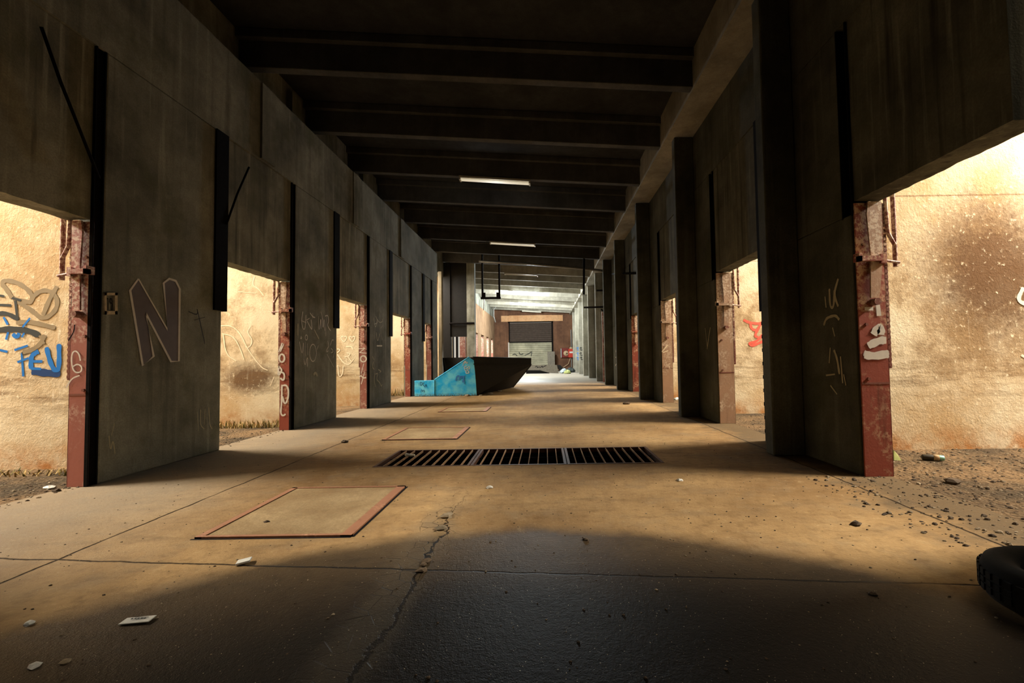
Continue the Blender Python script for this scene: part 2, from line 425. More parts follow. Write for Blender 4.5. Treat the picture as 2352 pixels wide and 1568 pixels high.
fl.poly([(GX0, GY1, 0), (GX0, GY1, -.5), (GX1, GY1, -.5), (GX1, GY1, 0)], 2); fl.poly([(GX0, GY0, 0), (GX1, GY0, 0), (GX1, GY0, -.5), (GX0, GY0, -.5)], 2)
fl.poly([(-12.3, YF, 0), (XL-.2, YF, 0), (XL-.2, YB+.4, 0), (-12.3, YB+.4, 0)], 1); fl.poly([(XR+.25, YF, 0), (12, YF, 0), (12, YB+.4, 0), (XR+.25, YB+.4, 0)], 1)
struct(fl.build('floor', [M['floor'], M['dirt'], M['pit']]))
ce = MB()
za, zb = zbeam(-6)+ZD, zbeam(4)+ZD
ce.hexa([(-6, YF-.3, za), (4, YF-.3, zb), (4, YB+.5, zb), (-6, YB+.5, za), (-6, YF-.3, za+.2), (4, YF-.3, zb+.2), (4, YB+.5, zb+.2), (-6, YB+.5, za+.2)])
struct(ce.build('ceiling', M['ceil']))

LP = [(1.1, 2.85), (4.68, 6.42), (8.31, 9.99), (11.87, 13.52), (15.66, 17.2), (18.55, 19.4)]
RP = [(2.25, 2.85), (4.56, 6.40), (8.26, 10.15), (12.2, 14.0), (16.35, 18.2), (19.8, 20.9)]  # first pier is unseen, cut short to fit the light on the floor
def wallbox(name, bxs, mat):
    m = MB()
    for q in bxs: m.box(*q)
    return struct(m.build(name, mat))
wallbox('wall_left', [(XL-.3, XL, YF, 19.4, TOPL+.003, ZREC)]+[(XL, XL+.035, y, y+.36, TOPL+.03, ZREC-.02) for y in (7.25, 10.8, 14.4)], M['pier'])
wallbox('wall_left_ledge', [(REC, XL-.3, YF, 19.4, ZREC-.25, ZREC)], M['pier'])
wallbox('wall_left_upper', [(REC-.25, REC, YF, YB, ZREC-.3, 7.3)]+[(REC, REC+.12, y, y+.35, ZREC, 6.7) for y in (5.3, 9.0, 12.6, 16.2)], M['pier'])
wallbox('wall_left_rear', [(XL-.3, XL, YF, -.75, 0, TOPL)], M['pier'])
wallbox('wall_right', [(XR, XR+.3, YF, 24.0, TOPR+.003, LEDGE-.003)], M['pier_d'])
wallbox('wall_right_rear', [(XR, XR+.3, YF, .45, 0, TOPR)], M['pier'])
lg = MB(); lg.box(2.58, XR+.3, YF, YB, LEDGE, LEDGE+.85)
struct(lg.build('trim_1', M['ledge']))
wf = MB(); wf.box(-12.3, 12.3, YF-.3, YF, 0, 7.5); struct(wf.build('wall_front', M['ceil']))
for nm, x in (('wall_left_outer', -12.3), ('wall_right_outer', 12)):
    b = MB(); b.box(x, x+.3, YF, YB+.5, 0, 5.6); struct(b.build(nm, M['outer']))

# ------------------------------------------------------------------ roof beams
BEAMS = [5.4, 7.55, 9.73, 11.85, 14.0, 16.3, 18.5, 20.8, 23.0, 25.3, 27.5, 29.7, 31.9, 34.1, 36.3, 38.5, 40.7, 42.9, 45.1]
ORD = ['first', 'second', 'third', 'fourth', 'fifth', 'sixth', 'seventh', 'eighth', 'ninth', 'tenth', 'eleventh', 'twelfth', 'thirteenth', 'fourteenth', 'fifteenth', 'sixteenth', 'seventeenth', 'eighteenth', 'nineteenth']
for i, y in enumerate(BEAMS):
    x0, x1 = REC-.0, 2.75
    b = MB()
    def hx(x0, x1, y0, y1, d0, d1):
        a, c = zbeam(x0), zbeam(x1)
        b.hexa([(x0, y0, a+d0), (x1, y0, c+d0), (x1, y1, c+d0), (x0, y1, a+d0), (x0, y0, a+d1), (x1, y0, c+d1), (x1, y1, c+d1), (x0, y1, a+d1)])
    hx(x0, x1, y, y+.17, 0, .5); hx(x0, x1, y-.1, y+.27, .46, ZD-.003)
    o = b.build('roof_beam', M['beam'] if y < 24 else M['ledge'], None, False, .012)  # far beams take paler concrete, lamplight put into the colour
    n = {0: 'just above the camera, cut by the top of the photo'}.get(i, 'the %s one counted from the front of the hall' % ORD[i])
    tag(o, 'sloping dark concrete roof beam, %s' % n, 'beam', 'roof beams across the hall')

# ------------------------------------------------------------------ piers
def ragged_panel(x0, x1, y0, y1, z0, z1, seed, amp=.007):
    rr = random.Random(seed); mb = MB(); n = max(6, int((y1-y0)/.06))
    ys = [y0+(y1-y0)*k/n for k in range(n+1)]
    zi = [z0+rr.uniform(-amp, amp)*.4 for _ in ys]; zo = [z0+rr.uniform(-amp, amp)*.8 for _ in ys]
    xi, xo = x0, x1
    for k in range(n):
        a, b = ys[k], ys[k+1]
        mb.poly([(xi, a, zi[k]), (xi, b, zi[k+1]), (xi, b, z1), (xi, a, z1)])
        mb.poly([(xo, b, zo[k+1]), (xo, a, zo[k]), (xo, a, z1), (xo, b, z1)])
        mb.poly([(xi, b, zi[k+1]), (xi, a, zi[k]), (xo, a, zo[k]), (xo, b, zo[k+1])])
        mb.poly([(xi, a, z1), (xi, b, z1), (xo, b, z1), (xo, a, z1)])
    mb.poly([(xi, y0, zi[0]), (xi, y0, z1), (xo, y0, z1), (xo, y0, zo[0])])
    mb.poly([(xi, y1, z1), (xi, y1, zi[-1]), (xo, y1, zo[-1]), (xo, y1, z1)])
    return mb

left_lab = ['concrete pier beside the camera on the side of the N pier, out of the picture',
    'wide dark concrete pier painted with a big white-outlined letter N and a 19 plaque',
    'dark concrete pier scrawled with white tags and a big oval, next behind the N pier',
    'dark concrete pier with faint scratchy tags, two behind the N pier',
    'dark concrete pier three behind the N pier, beside the low end of the blue chute',
    'narrow dark concrete pier four behind the N pier, before the tall pale column']
right_lab = ['short concrete pier end behind the black tyre, out of the picture',
    'massive dark concrete pier with pale scribbles beside the white-daubed red post',
    'dark finned concrete pier beside the plain tan steel post',
    'dark finned concrete pier beside the tan post with a small splash of white',
    'dark finned concrete pier beside the rust-red post, third beyond the scribbled pier',
    'narrow dark concrete pier at the end of the finned row, beside the pipes']
PL, PR = [], []
for i, (a, b) in enumerate(LP):
    e = empty('concrete_pier', (XL-.2, (a+b)/2, 0), left_lab[i], 'pier', 'piers along the N side')
    m = MB(); m.box(XL-.26, XL, a, b, 0, TOPL)
    m.build('shaft', M['pier'], e, False, .015); PL.append(e)
for i, (a, b) in enumerate(RP):
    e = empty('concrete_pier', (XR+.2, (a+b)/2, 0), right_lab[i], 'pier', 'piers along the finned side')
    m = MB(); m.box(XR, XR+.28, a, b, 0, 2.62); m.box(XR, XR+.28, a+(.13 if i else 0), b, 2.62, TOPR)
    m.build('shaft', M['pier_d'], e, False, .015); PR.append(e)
    if i:
        f = MB(); f.box(2.73, XR-.002, a+.95, a+1.15, 0, LEDGE-.003); f.build('buttress_fin', M['pier_d'], e, False, .02)

# ------------------------------------------------------------------ hung lintel panels and gate guides
for i in range(1, 6):
    y0 = LP[i-1][1]+.06; y1 = LP[i][0]-.1
    if i == 5: y1 = LP[i][0]-.05
    o = ragged_panel(XL-.03, XL-.28, y0, y1, ZLL, TOPL, 30+i).build('lintel_panel', M['panel'])
    tag(o, ['stained concrete lintel panel over the opening before the N pier', 'stained concrete lintel panel between the N pier and the white-tagged pier',
            'stained concrete lintel panel just behind the white-tagged pier', 'stained concrete lintel panel before the pier at the blue chute', 'stained concrete lintel panel just behind the pier at the blue chute'][i-1], 'lintel', 'lintels along the N side')
for i in range(1, 6):
    y0 = RP[i-1][1]+.12; y1 = RP[i][0]-.03
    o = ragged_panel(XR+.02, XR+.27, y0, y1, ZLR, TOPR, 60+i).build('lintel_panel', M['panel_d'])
    tag(o, ['big concrete lintel panel above the brown-stained wall and spray can', 'concrete lintel panel above the wall with red graffiti', 'concrete lintel panel above the tan post with a white splash',
            'concrete lintel panel above the rust-red post', 'concrete lintel panel above the post scribbled in white near the pipes'][i-1], 'lintel', 'lintels along the finned side')
names = ['N pier', 'white-tagged pier', 'faintly tagged pier', 'blue chute pier', 'narrow last pier']
def channel(x, sgn, y0, y1, z0, z1, name, label, dep=.16):
    m = MB(); t = .012
    xo = x-sgn*dep
    m.box(x, xo, y0, y0+t, z0, z1); m.box(x, xo, y1-t, y1, z0, z1); m.box(xo, xo-sgn*t, y0, y1, z0, z1)
    return tag(m.build(name, M['steel_d']), label, 'guide rail', 'steel gate guides in the wall slots')  # shade of the slots put into the near-black steel
for i in range(1, 6):
    a, b = LP[i]
    channel(XL, 1, a-.11, a-.004, 0.002, TOPL, 'gate_guide', 'black gate guide slot at the near edge of the %s, N side' % names[i-1], .022)  # thin black strip in place of the post's shaded flank
    if i < 5:
        m = MB(); m.box(XL+.001, XL+.03, b-.17, b+.07, 1.95, TOPL); m.box(XL-.16, XL+.02, b+.004, b+.07, 1.95, TOPL)
        tag(m.build('guide_channel', M['steel_d']), 'black steel channel hanging at the far edge of the %s, N side' % names[i-1], 'guide rail', 'hanging steel channels')
rn = ['scribbled pier', 'pier at the plain tan post', 'pier at the white-splashed tan post', 'pier at the rust-red post', 'narrow pier by the pipes']
for i in range(1, 6):
    a, b = RP[i]
    channel(XR-.005, -1, a-.025, a+.125, 2.6, TOPR, 'gate_guide', 'black gate guide slot at the near edge of the %s' % rn[i-1])
    if i < 5:
        m = MB(); m.box(XR-.03, XR+.18, b+.02, b+.118, 1.84, TOPR); m.box(XR-.01, XR+.12, b+.005, b+.1, 0, 1.84)
        for k in range(9): m.box(XR-.03, XR-.01, b+.04, b+.075, .12+k*.19, .17+k*.19)
        tag(m.build('guide_channel', M['steel_d']), 'bolted black channel at the far edge of the %s' % rn[i-1], 'guide rail', 'hanging steel channels')

# ------------------------------------------------------------------ steel gate posts
def make_post(side, X, Y, w, mat, label, ztop, levers=True):
    s = -1 if side == 'L' else 1       # outward direction
    e = empty('gate_post', (X+s*w/2, Y, 0), label, 'post', 'steel gate posts of the %s row' % ('N' if side == 'L' else 'finned'))
    P = lambda u, y, z: (X+s*u, Y+y, z)
    def bx(u0, u1, y0, y1, z0, z1, mb): mb.box(X+s*u0, X+s*u1, Y+y0, Y+y1, z0, z1)
    m = MB(); bx(0, w, -.06, -.045, 0, ztop, m); bx(w-.012, w, -.06, -.025, 0, ztop, m)
    m.build('channel_web', mat, e, False, .004)
    m = MB(); bx(w, w+.04, -.04, .03, 1.06, ztop, m)
    for k in range(26): bx(w+.006, w+.034, -.052, -.04, 1.08+k*.055, 1.108+k*.055, m)
    m.build('rack_rail', M['rack'], e)
    if not levers: return e
    m = MB(); bx(-.03, w*.75, -.15, -.10, 2.12, 2.17, m); bx(-.03, .0, -.15, -.06, 2.12, 2.20, m); bx(w*.7, w*.9, -.13, -.06, 2.1, 2.19, m)
    m.build('bracket', mat, e)
    # hanging lever: tapered bent plate
    q = [(w*.86, ztop), (w*.40, ztop), (w*.34, ztop-.12), (w*.42, 2.2), (w*.38, 1.9), (w*.36, 1.76), (w*.66, 1.76), (w*.82, 2.1)]
    m = MB(); pts = [P(u, -.10, z) for u, z in q]; m.prism(pts if s < 0 else pts[::-1], (0, .018, 0))
    lv = m.build('lever_arm', M['tanpost'] if mat is not M['red'] else mat, e)
    m = MB(); m.tube([P(w*.5, -.14, 1.72), P(w*.5, -.06, 1.72)], .035, 12); m.build('pivot_pin', M['rack'], lv)
    m = MB(); m.tube([P(w+.13, -.03, 2.08), P(w+.13, -.03, ztop+.25)], .022, 10); m.build('vertical_pipe', M['rack'], e)
    m = MB(); m.tube([P(w*.75, -.09, 2.14), P(w+.16, -.04, 2.12)], .014, 8); m.build('pipe_arm', M['rack'], e)
    m = MB(); m.tube([P(w+.12, -.04, 2.3), P(w+.05, -.05, 2.42), P(w+.03, -.05, ztop+.2)], .018, 8); m.build('bent_brace', M['rack'], e)
    for z in (1.5, .96, 2.3):
        m = MB(); m.tube([P(w*.25, -.06, z), P(w*.25, -.075, z)], .016, 6); m.build('bolt', M['rack'], e)
    m = MB(); bx(0.004, w-.004, -.064, -.059, .905, .925, m); m.build('weld_seam', M['rack'], e)
    return e
pl_lab = ['pinkish red steel gate post with a thin white scrawl, at the N pier', 'dark red steel gate post lettered NOBR in white, at the white-tagged pier',
          'red steel gate post lettered NOY in white, at the faintly tagged pier', 'red steel gate post in front of the blue chute end', 'dull red steel gate post at the narrow last pier of the N side']
POSTL = [make_post('L', XL-.005, LP[i][0]-.045, .205, [None, M['red'], M['red2'], M['red'], M['red2'], M['red']][i], pl_lab[i-1], ZLL-.02) for i in range(1, 6)]
pr_lab = ['red steel gate post daubed with thick white paint, on the floor beside the gravel', 'plain faded tan steel gate post beside the wall with red graffiti', 'tan steel gate post with a small white paint splash',
          'rust-red steel gate post without tags, by the third finned pier', 'narrow red steel gate post scribbled in white by the pipes']
POSTR = [make_post('R', XR+.01, RP[i][0]+.02, .285, [None, M['red2'], M['tanpost'], M['tanpost'], M['red2'], M['red2']][i], pr_lab[i-1], ZLR-.02) for i in range(1, 6)]

# ------------------------------------------------------------------ bay partitions (cross walls) seen through the openings
LW = [5.38, 8.85, 12.5, 16.3, 19.9]; RW = [5.75, 9.6, 13.6, 17.8, 21.6]
lwl = ['tan partition wall with grey loops and blue FEU graffiti, before the N pier', 'tan partition wall with thin white scratched lines, seen past the N pier', 'tan partition wall with two painted hearts and a smile',
       'pale partition wall seen before the blue chute', 'pale partition wall at the end of the N side']
rwl = ['big brown-stained partition wall behind the lying spray can', 'tan partition wall with red graffiti', 'pale partition wall beside the white-splashed tan post', 'pale partition wall at the rust-red post', 'pale partition wall at the end of the finned row']
PWL, PWR = [], []
for i, y in enumerate(LW):
    m = MB(); m.box(-12, XL-.48, y, y+.28, 0, 6.2)
    PWL.append(tag(m.build('partition_wall', mat_partition('partition_plaster_n%d' % i, 3+i*1.7, .12 if i == 0 else .5 if i == 1 else .15, (-5.7, .92, .55, .3) if i == 1 else None)), lwl[i], 'wall', 'partition walls between the bays'))
for i, y in enumerate(RW):
    m = MB(); m.box(XR+.48, 12, y, y+.28, 0, 6.2)
    PWR.append(tag(m.build('partition_wall', mat_partition('partition_plaster_f%d' % i, 11+i*2.3, [.45, .5, .2, .2, .2][i], (5.75, 2.25, .95, 1.0) if i == 0 else None)), rwl[i], 'wall', 'partition walls between the bays'))
for nm, x0, x1, y in (('wall_left_front', -12, XL-.3, 1.6), ('wall_right_front', XR+.3, 12, 2.5)):
    m = MB(); m.box(x0, x1, y, y+.28, 0, 5.6); struct(m.build(nm, M['outer']))

# ------------------------------------------------------------------ graffiti
def pX(X): return lambda px, py: on_x(px, py, X)
def pY(Y): return lambda px, py: on_y(px, py, Y)
NL = (1, 0, 0); NRr = (-1, 0, 0); NY = (0, -1, 0)
Nout = [(317,640),(384,757),(375,650),(388,640),(403,645),(412,663),(410,829),(392,830),(334,719),(352,818),(327,840),(298,667),(317,640)]
# N fill as two legs and a diagonal
fm = MB()
for q in ([(317,642),(298,667),(327,838),(350,816),(334,719)], [(317,642),(334,719),(392,829),(384,757)], [(384,757),(392,829),(410,828),(411,664),(403,646),(388,641),(376,651)]):
    fm.poly([on_x(x, y, XL)+Vector((.003, 0, 0)) for x, y in q])
o = fm.build('graffiti_fill', M['gfill'], PL[1]); o['label'] = 'grey paint fill of the letter N'
graffiti(PL[1], M['white'], pX(XL), NL, [Nout], .03, sm=False, name='graffiti_letter', label='white outline of the letter N')
graffiti(PL[1], M['chalk2'], pX(XL), NL, [[(262,972),(255,1000)],[(249,1000),(253,1040),(258,1005),(263,1042)]], .012)
graffiti(PL[1], M['chalk2'], pX(XL), NL, [[(452,945),(455,990)],[(460,940),(458,975),(468,985)],[(470,938),(468,975)],[(478,935),(480,975),(486,985)]], .012)
graffiti(PL[1], M['blackp'], pX(XL), NL, [[(432,715),(455,725),(450,700),(470,790)],[(445,735),(470,728)]], .012)
pq = MB()
for (x0, x1, y0, y1) in ((236,241,672,722),(260,266,672,722),(236,266,672,678),(236,266,714,722)):
    p = [on_x(x0,y1,XL), on_x(x1,y1,XL), on_x(x1,y0,XL), on_x(x0,y0,XL)]; pq.prism(p, (.02, 0, 0))
pqo = pq.build('number_plaque', M['plaque'], PL[1]); pqo['label'] = 'small pale square frame around the number 19'
graffiti(pqo, M['blackp'], pX(XL+.004), NL, [[(243,688),(247,682),(247,712)],[(257,694),(254,683),(250,690),(253,698),(257,693),(256,712)]], .011, name='numeral', label='black 19')
c7 = dict(org=(660,680), sc=6.535)
graffiti(PL[2], M['white'], pX(XL), NL, [[(230,230),(205,370),(230,500),(265,490),(275,280)],[(205,365),(280,400)],[(280,360),(330,330)],[(290,370),(340,470),(370,510),(350,350)],[(335,250),(375,310),(410,320)],[(375,250),(375,330)],
  [(465,300),(465,500)],[(480,500),(500,300),(505,490)],[(500,230),(530,350)],[(520,300),(530,520),(545,300),(560,520)],[(580,290),(570,600)],[(560,300),(600,280),(620,370),(590,440),(645,520)]], .022, **c7)
graffiti(PL[2], M['white'], pX(XL), NL, [[(175,680),(220,900),(235,700)],[(205,600),(190,650),(215,620)],[(240,700),(245,1050)],[(265,690),(265,900)],[(295,710),(300,880)],[(240,940),(260,1060),(300,880),(290,1060)],ellipse(380,850,50,130),ellipse(280,620,18,38),
  [(600,670),(620,750),(590,790),(580,840),(610,820)],[(590,870),(690,1060)],[(640,740),(665,650),(690,660)],[(650,780),(690,830),(650,850)],[(720,800),(680,930)],[(460,740),(440,800)]], .018, **c7)
graffiti(PL[2], M['chalk2'], pX(XL), NL, [[(400,500),(470,640)],[(155,410),(155,590)],[(390,1180),(420,1140),(450,1200)]], .05, **c7)
graffiti(PL[3], M['chalk2'], pX(XL), NL, [[(1290,320),(1320,500),(1350,340)],[(1325,300),(1360,400),(1300,420)],[(1420,340),(1430,380),(1380,400),(1350,350)],[(1300,520),(1300,650)],[(1330,540),(1350,700),(1380,560)],[(1400,540),(1420,660)],[(1430,440),(1400,480)],[(1270,900),(1300,960)],
  [(1290,980),(1270,1060),(1300,1100)],[(1310,1150),(1300,1280),(1320,1360)],[(1320,1170),(1360,1150),(1330,1250),(1380,1290),(1410,1360),(1420,1320)],[(1360,1100),(1410,1130),(1380,1140)],[(1375,260),(1385,310)]], .025, **c7)
graffiti(PL[3], M['chalk'], pX(XL), NL, [[(1340,745),(1420,745)]], .07, **c7)
yl = lambda i: LP[i][0]-.107
graffiti(POSTL[0], M['white'], pY(yl(1)), NY, [[(395,1300),(385,1240),(350,1210),(320,1240),(320,1340),(345,1400),(400,1400),(410,1350),(370,1325),(330,1350)],[(275,1530),(320,1450),(390,1425)]], .014, org=(80,480), sc=3.732)
graffiti(POSTL[0], M['steel_d'], pY(yl(1)), NY, [[(345,990),(340,1050),(290,1130)]], .012, org=(80,480), sc=3.732, name='crack')
graffiti(POSTL[1], M['white'], pY(yl(2)), NY, [[(535,860),(562,790)],[(562,790),(548,860)],[(548,860),(575,800)],ellipse(560,908,20,30),[(535,970),(530,1050),(565,1000),(535,970)],[(535,1015),(582,1020),(575,1085),(548,1060)],
  [(560,1120),(558,1250),(548,1330),(568,1352),(588,1335)],[(555,1120),(598,1112),(614,1170),(600,1240),(578,1262),(565,1200)]], .03, org=(480,550), sc=3.336)
graffiti(POSTL[2], M['white'], pY(yl(3)), NY, [[(1065,790),(1165,780)],[(1165,780),(1085,845)],[(1085,845),(1190,855)],ellipse(1142,940,44,45),[(1150,1010),(1110,1160)],[(1080,1210),(1110,1190),(1140,1230),(1185,1220)],[(1160,1140),(1110,1320)]], .034, **c7)
c0 = dict(org=(0,600), sc=5.225)
W1 = pY(LW[0])
graffiti(PWL[0], M['bluep'], W1, NY, [[(50,670),(100,760)],[(80,940),(105,850)],[(160,870),(210,920),(240,860)],[(270,910),(300,860)],[(280,790),(370,680)]], .045, **c0)
graffiti(PWL[0], M['bluep'], W1, NY, [[(-60,1050),(95,1085)]], .045, **c0)
graffiti(PWL[0], M['bluep'], W1, NY, [[(265,1100),(285,1380)],[(180,1065),(340,1010)],[(215,1210),(350,1160)]], .045, **c0)
graffiti(PWL[0], M['bluep'], W1, NY, [[(470,1080),(395,1115),(375,1180),(378,1290)],[(375,1200),(515,1200)],[(378,1285),(500,1290)],[(565,1030),(600,1180),(650,1300),(700,1310),(718,1240),(715,990)]], .055, **c0)
graffiti(PWL[0], M['navyp'], W1, NY, [[(385,1315),(560,1340),(730,1345)]], .085, **c0)
graffiti(PWL[0], M['greyp'], W1, NY, [[(150,440),(80,330),(20,270),(60,225),(200,250),(320,320),(400,420),(380,490),(330,490),(160,450)],[(400,430),(470,360),(590,345),(690,430),(690,560),(600,660),(500,690),(400,600),(220,480)],[(690,300),(600,450),(520,650)],[(200,740),(360,720),(670,800)],[(540,880),(500,990),(380,1070),(280,1090)],[(480,890),(540,990)]], .052, **c0)
graffiti(PWL[0], M['inkp'], W1, NY, [[(-60,520),(140,530)],[(-60,630),(90,620),(230,700)],[(190,470),(215,700)],[(-60,400),(60,420)],[(150,440),(260,470)]], .05, **c0)
graffiti(PWL[0], M['inkp'], W1, NY, [[(-60,830),(150,810),(350,830),(480,890)],[(270,1110),(390,1060)]], .07, **c0)
graffiti(PWL[1], M['creamp'], pY(LW[1]), NY, [[(90,660),(180,660),(250,730),(290,830),(400,980),(450,1000)],[(320,660),(290,710),(340,770),(310,830),(280,820)],[(100,720),(190,740),(240,830),(270,920)],[(110,720),(130,880),(210,930)]], .017, org=(480,550), sc=3.336)
graffiti(PWL[1], M['creamp'], pY(LW[1]), NY, [[(350,280),(330,350),(380,375),(420,430)],[(225,400),(360,410)],[(500,1050),(470,1120)]], .017, org=(480,550), sc=3.336)
heart = lambda cx, cy, r: [(cx, cy-r*.35), (cx-r*.5, cy-r), (cx-r, cy-r*.5), (cx-r*.7, cy+r*.2), (cx+.1*r, cy+r*1.1), (cx+r*.8, cy+r*.1), (cx+r, cy-r*.6), (cx+r*.5, cy-r), (cx, cy-r*.35)]
graffiti(PWL[2], M['creamp'], pY(LW[2]), NY, [heart(848,640,45)], .028, **c7)
graffiti(PWL[2], M['creamp'], pY(LW[2]), NY, [heart(972,640,45)], .028, **c7)
graffiti(PWL[2], M['creamp'], pY(LW[2]), NY, [[(750,870),(840,1000),(920,1040),(1000,940)],[(760,1030),(770,1220),(830,1180),(840,1050)],[(880,760),(960,750),(990,800)],[(890,850),(950,860),(920,900)],[(745,790),(800,800),(750,850)],[(860,920),(900,890),(960,980)],[(900,990),(880,930)]], .028, **c7)
cR = dict(org=(1900,430), sc=3.336)
yr = lambda i: RP[i][0]-.042
graffiti(POSTR[0], M['white'], pY(yr(1)), NY, [[(386,900),(395,985)],[(352,1130),(385,1075),(412,1075),(408,1130)],[(310,1215),(400,1172),(450,1172)]], .075, **cR)
graffiti(POSTR[0], M['white'], pY(yr(1)), NY, [[(285,930),(350,930)],[(278,1268),(340,1290),(470,1265)],[(280,1290),(340,1300),(470,1285)]], .06, **cR)
c5 = dict(org=(1720,400), sc=1.96)
graffiti(PR[1], M['chalk2'], pX(XR), NRr, [[(345,550),(350,600)],[(365,515),(368,600),(385,600),(388,520)],[(405,470),(385,540),(405,595)],[(340,680),(350,650),(370,640),(395,635),(410,655)],[(380,690),(390,730)],[(370,780),(365,850)],[(385,790),(400,830),(410,900)],[(415,820),(425,940)],[(350,905),(390,900)],[(370,950),(400,990)],[(430,900),(440,950)]], .03, **c5)
c4 = dict(org=(1380,560), sc=3.267)
graffiti(PR[2], M['chalk2'], pX(XR), NRr, [[(785,630),(800,770)],[(825,625),(815,680),(800,790)]], .03, **c4)
graffiti(PWR[1], M['redp'], pY(RW[1]), NY, [[(1070,570),(1110,590),(1180,600),(1215,590)],[(1120,590),(1130,640),(1170,650)],[(1200,600),(1150,690),(1180,700)],[(1215,680),(1160,740),(1110,740),(1130,770),(1215,730)]], .055, **c4)
graffiti(PWR[0], M['creamp'], pY(RW[0]), NY, [[(2350,660),(2335,690),(2360,700)],[(2345,815),(2370,830)]], .05)
graffiti(POSTR[2], M['creamp'], pY(yr(3)), NY, [[(458,810),(500,760)],[(465,815),(505,800)]], .05, **c4)
graffiti(POSTR[4], M['white'], pY(yr(5)), NY, [[(440,1000),(436,1060),(452,1060)],[(432,1110),(450,1100),(440,1150)],[(446,1160),(430,1200)],[(440,1230),(450,1270)]], .035, org=(1320,580), sc=4.61)

# ------------------------------------------------------------------ grate, hatches
for k, (lab, x0) in enumerate((('rusty floor grate panel with a pale rag on it, end nearest the N pier', GX0), ('rusty floor grate panel in the middle of the three over the pit', GX0+1.113), ('shaded floor grate panel of the three, end nearest the finned side', GX0+2.227))):
    x1 = x0+1.113; e = empty('floor_grate', ((x0+x1)/2, (GY0+GY1)/2, 0), lab, 'grate', 'grate panels over the floor pit')
    m = MB(); m.box(x0+.005, x0+.035, GY0, GY1, -.05, .004); m.box(x1-.035, x1-.005, GY0, GY1, -.05, .004); m.box(x0+.03, x1-.03, GY0, GY0+.03, -.05, .004); m.box(x0+.03, x1-.03, GY1-.03, GY1, -.05, .004)
    m.build('frame', M['grate_f'], e)
    m = MB()
    for j in range(1, 10):
        xx = x0+1.113*j/10; m.box(xx-.0045, xx+.0045, GY0+.03, GY1-.03, -.022, .002)
    m.build('bars', M['grate'], e)
    m = MB(); m.tube([(x0+.02, GY0+.5, -.022), (x1-.02, GY0+.5, -.022)], .004, 6); m.build('cross_rod', M['steel_d'], e)
for lab, x0, x1, y0, y1 in (('large concrete floor hatch in a rusty angle frame, nearest the camera', -2.43, -1.35, 3.18, 4.41), ('concrete floor hatch in a rusty frame just beyond the grate', -2.51, -1.37, 7.0, 8.23), ('concrete floor hatch in a rusty frame, farthest, before the blue chute', -2.52, -1.4, 10.7, 11.68)):
    e = empty('floor_hatch', ((x0+x1)/2, (y0+y1)/2, 0), lab, 'hatch', 'framed floor hatches')
    m = MB(); m.box(x0+.05, x1-.07, y0+.03, y1-.03, -.05, .006); m.build('cover', M['hatch'], e)
    m = MB(); w = .06
    m.box(x0, x0+w*.8, y0, y1, -.05, .012); m.box(x1-w*1.3, x1, y0, y1, -.05, .012); m.box(x0, x1, y0, y0+.03, -.05, .014); m.box(x0, x1, y1-.03, y1, -.05, .012)
    m.build('frame', M['rust'], e)
    m = MB(); m.box(x1+.002, x1+.02, y0, y1, -.02, .002); m.box(x0-.02, x1, y0-.016, y0-.002, -.02, .002); m.build('joint_gap', M['pit'], e)

# ------------------------------------------------------------------ blue chute
YC = 15.45
cpt = lambda x, y: on_y(x, y, YC)
e = empty('loading_chute', (-2.9, YC+1.2, 0), 'big scoop-shaped loading chute with a bright blue graffitied cheek and dark trough', 'chute')
q = [(998,907),(1095,909),(1092,862),(1088,827),(1077,820),(998,872)]
def low(P):
    P = [cpt(*p) for p in P]
    for v in P:
        if v.z < .12: v.z = .012
    return P
m = MB(); m.prism(low(q)[::-1], (0, .04, 0)); side = m.build('side_plate', M['blue'], e, False, .006); side['label'] = 'bright blue steel cheek plate'
q = [(952,905),(997,907),(997,873),(952,874)]
m = MB(); m.prism(low(q)[::-1], (0, .1, 0)); bx = m.build('end_box', M['blue'], e, False, .01); bx['label'] = 'low blue box at the end of the cheek'
m = MB(); a, b = cpt(997.3, 907), cpt(997.3, 872.5); m.tube([(a.x, a.y-.01, a.z+.01), (b.x, b.y-.01, b.z)], .012, 8); a, b = cpt(998, 871.5), cpt(1077, 819.5); m.tube([(a.x, a.y+.01, a.z), (b.x, b.y+.01, b.z)], .016, 8); m.build('edge_bead', M['blue'], e)
# trough: walls between the cheek and the far flared end
NLc = [cpt(1094, 908), cpt(1092, 862), cpt(1088, 836), cpt(1087, 820)]
FAR = [on_y(1178, 889, 19.6), on_y(1219, 839, 19.6), on_y(1220, 837, 19.6), on_y(1219, 823, 19.6)]
for v in (NLc[0], FAR[0]): v.z = .02
m = MB()
back = Vector((-1.75, .55, 0))
def strip(A, B, off=Vector((0, 0, 0))):
    for k in range(len(A)-1): m.poly([A[k]+off, B[k]+off, B[k+1]+off, A[k+1]+off])
A = [Vector(v) for v in NLc]; B = [Vector(v) for v in FAR]
strip(A, B); off = Vector((-.05, .03, 0)); strip(B, A, off)
m.poly([A[3], B[3], B[3]+off, A[3]+off])
A2 = [Vector((A[k].x-1.2+(.35 if k == 0 else 0), A[k].y+.9, A[k].z)) for k in range(4)]
B2 = [Vector((B[k].x-1.9+(.75 if k == 0 else 0), B[k].y+.6, B[k].z)) for k in range(4)]
strip(A2, B2); strip(B2, A2, Vector((-.05, .03, 0)))
m.poly([A[0], B[0], B2[0], A2[0]]); m.poly([B[0], B[1], B[3], B2[3], B2[1], B2[0]]); m.poly([A[0], A2[0], A2[1], A2[3], A[3], A[1]])
tr = m.build('trough', M['chute_d'], e); tr['label'] = 'dark sooty flared trough'
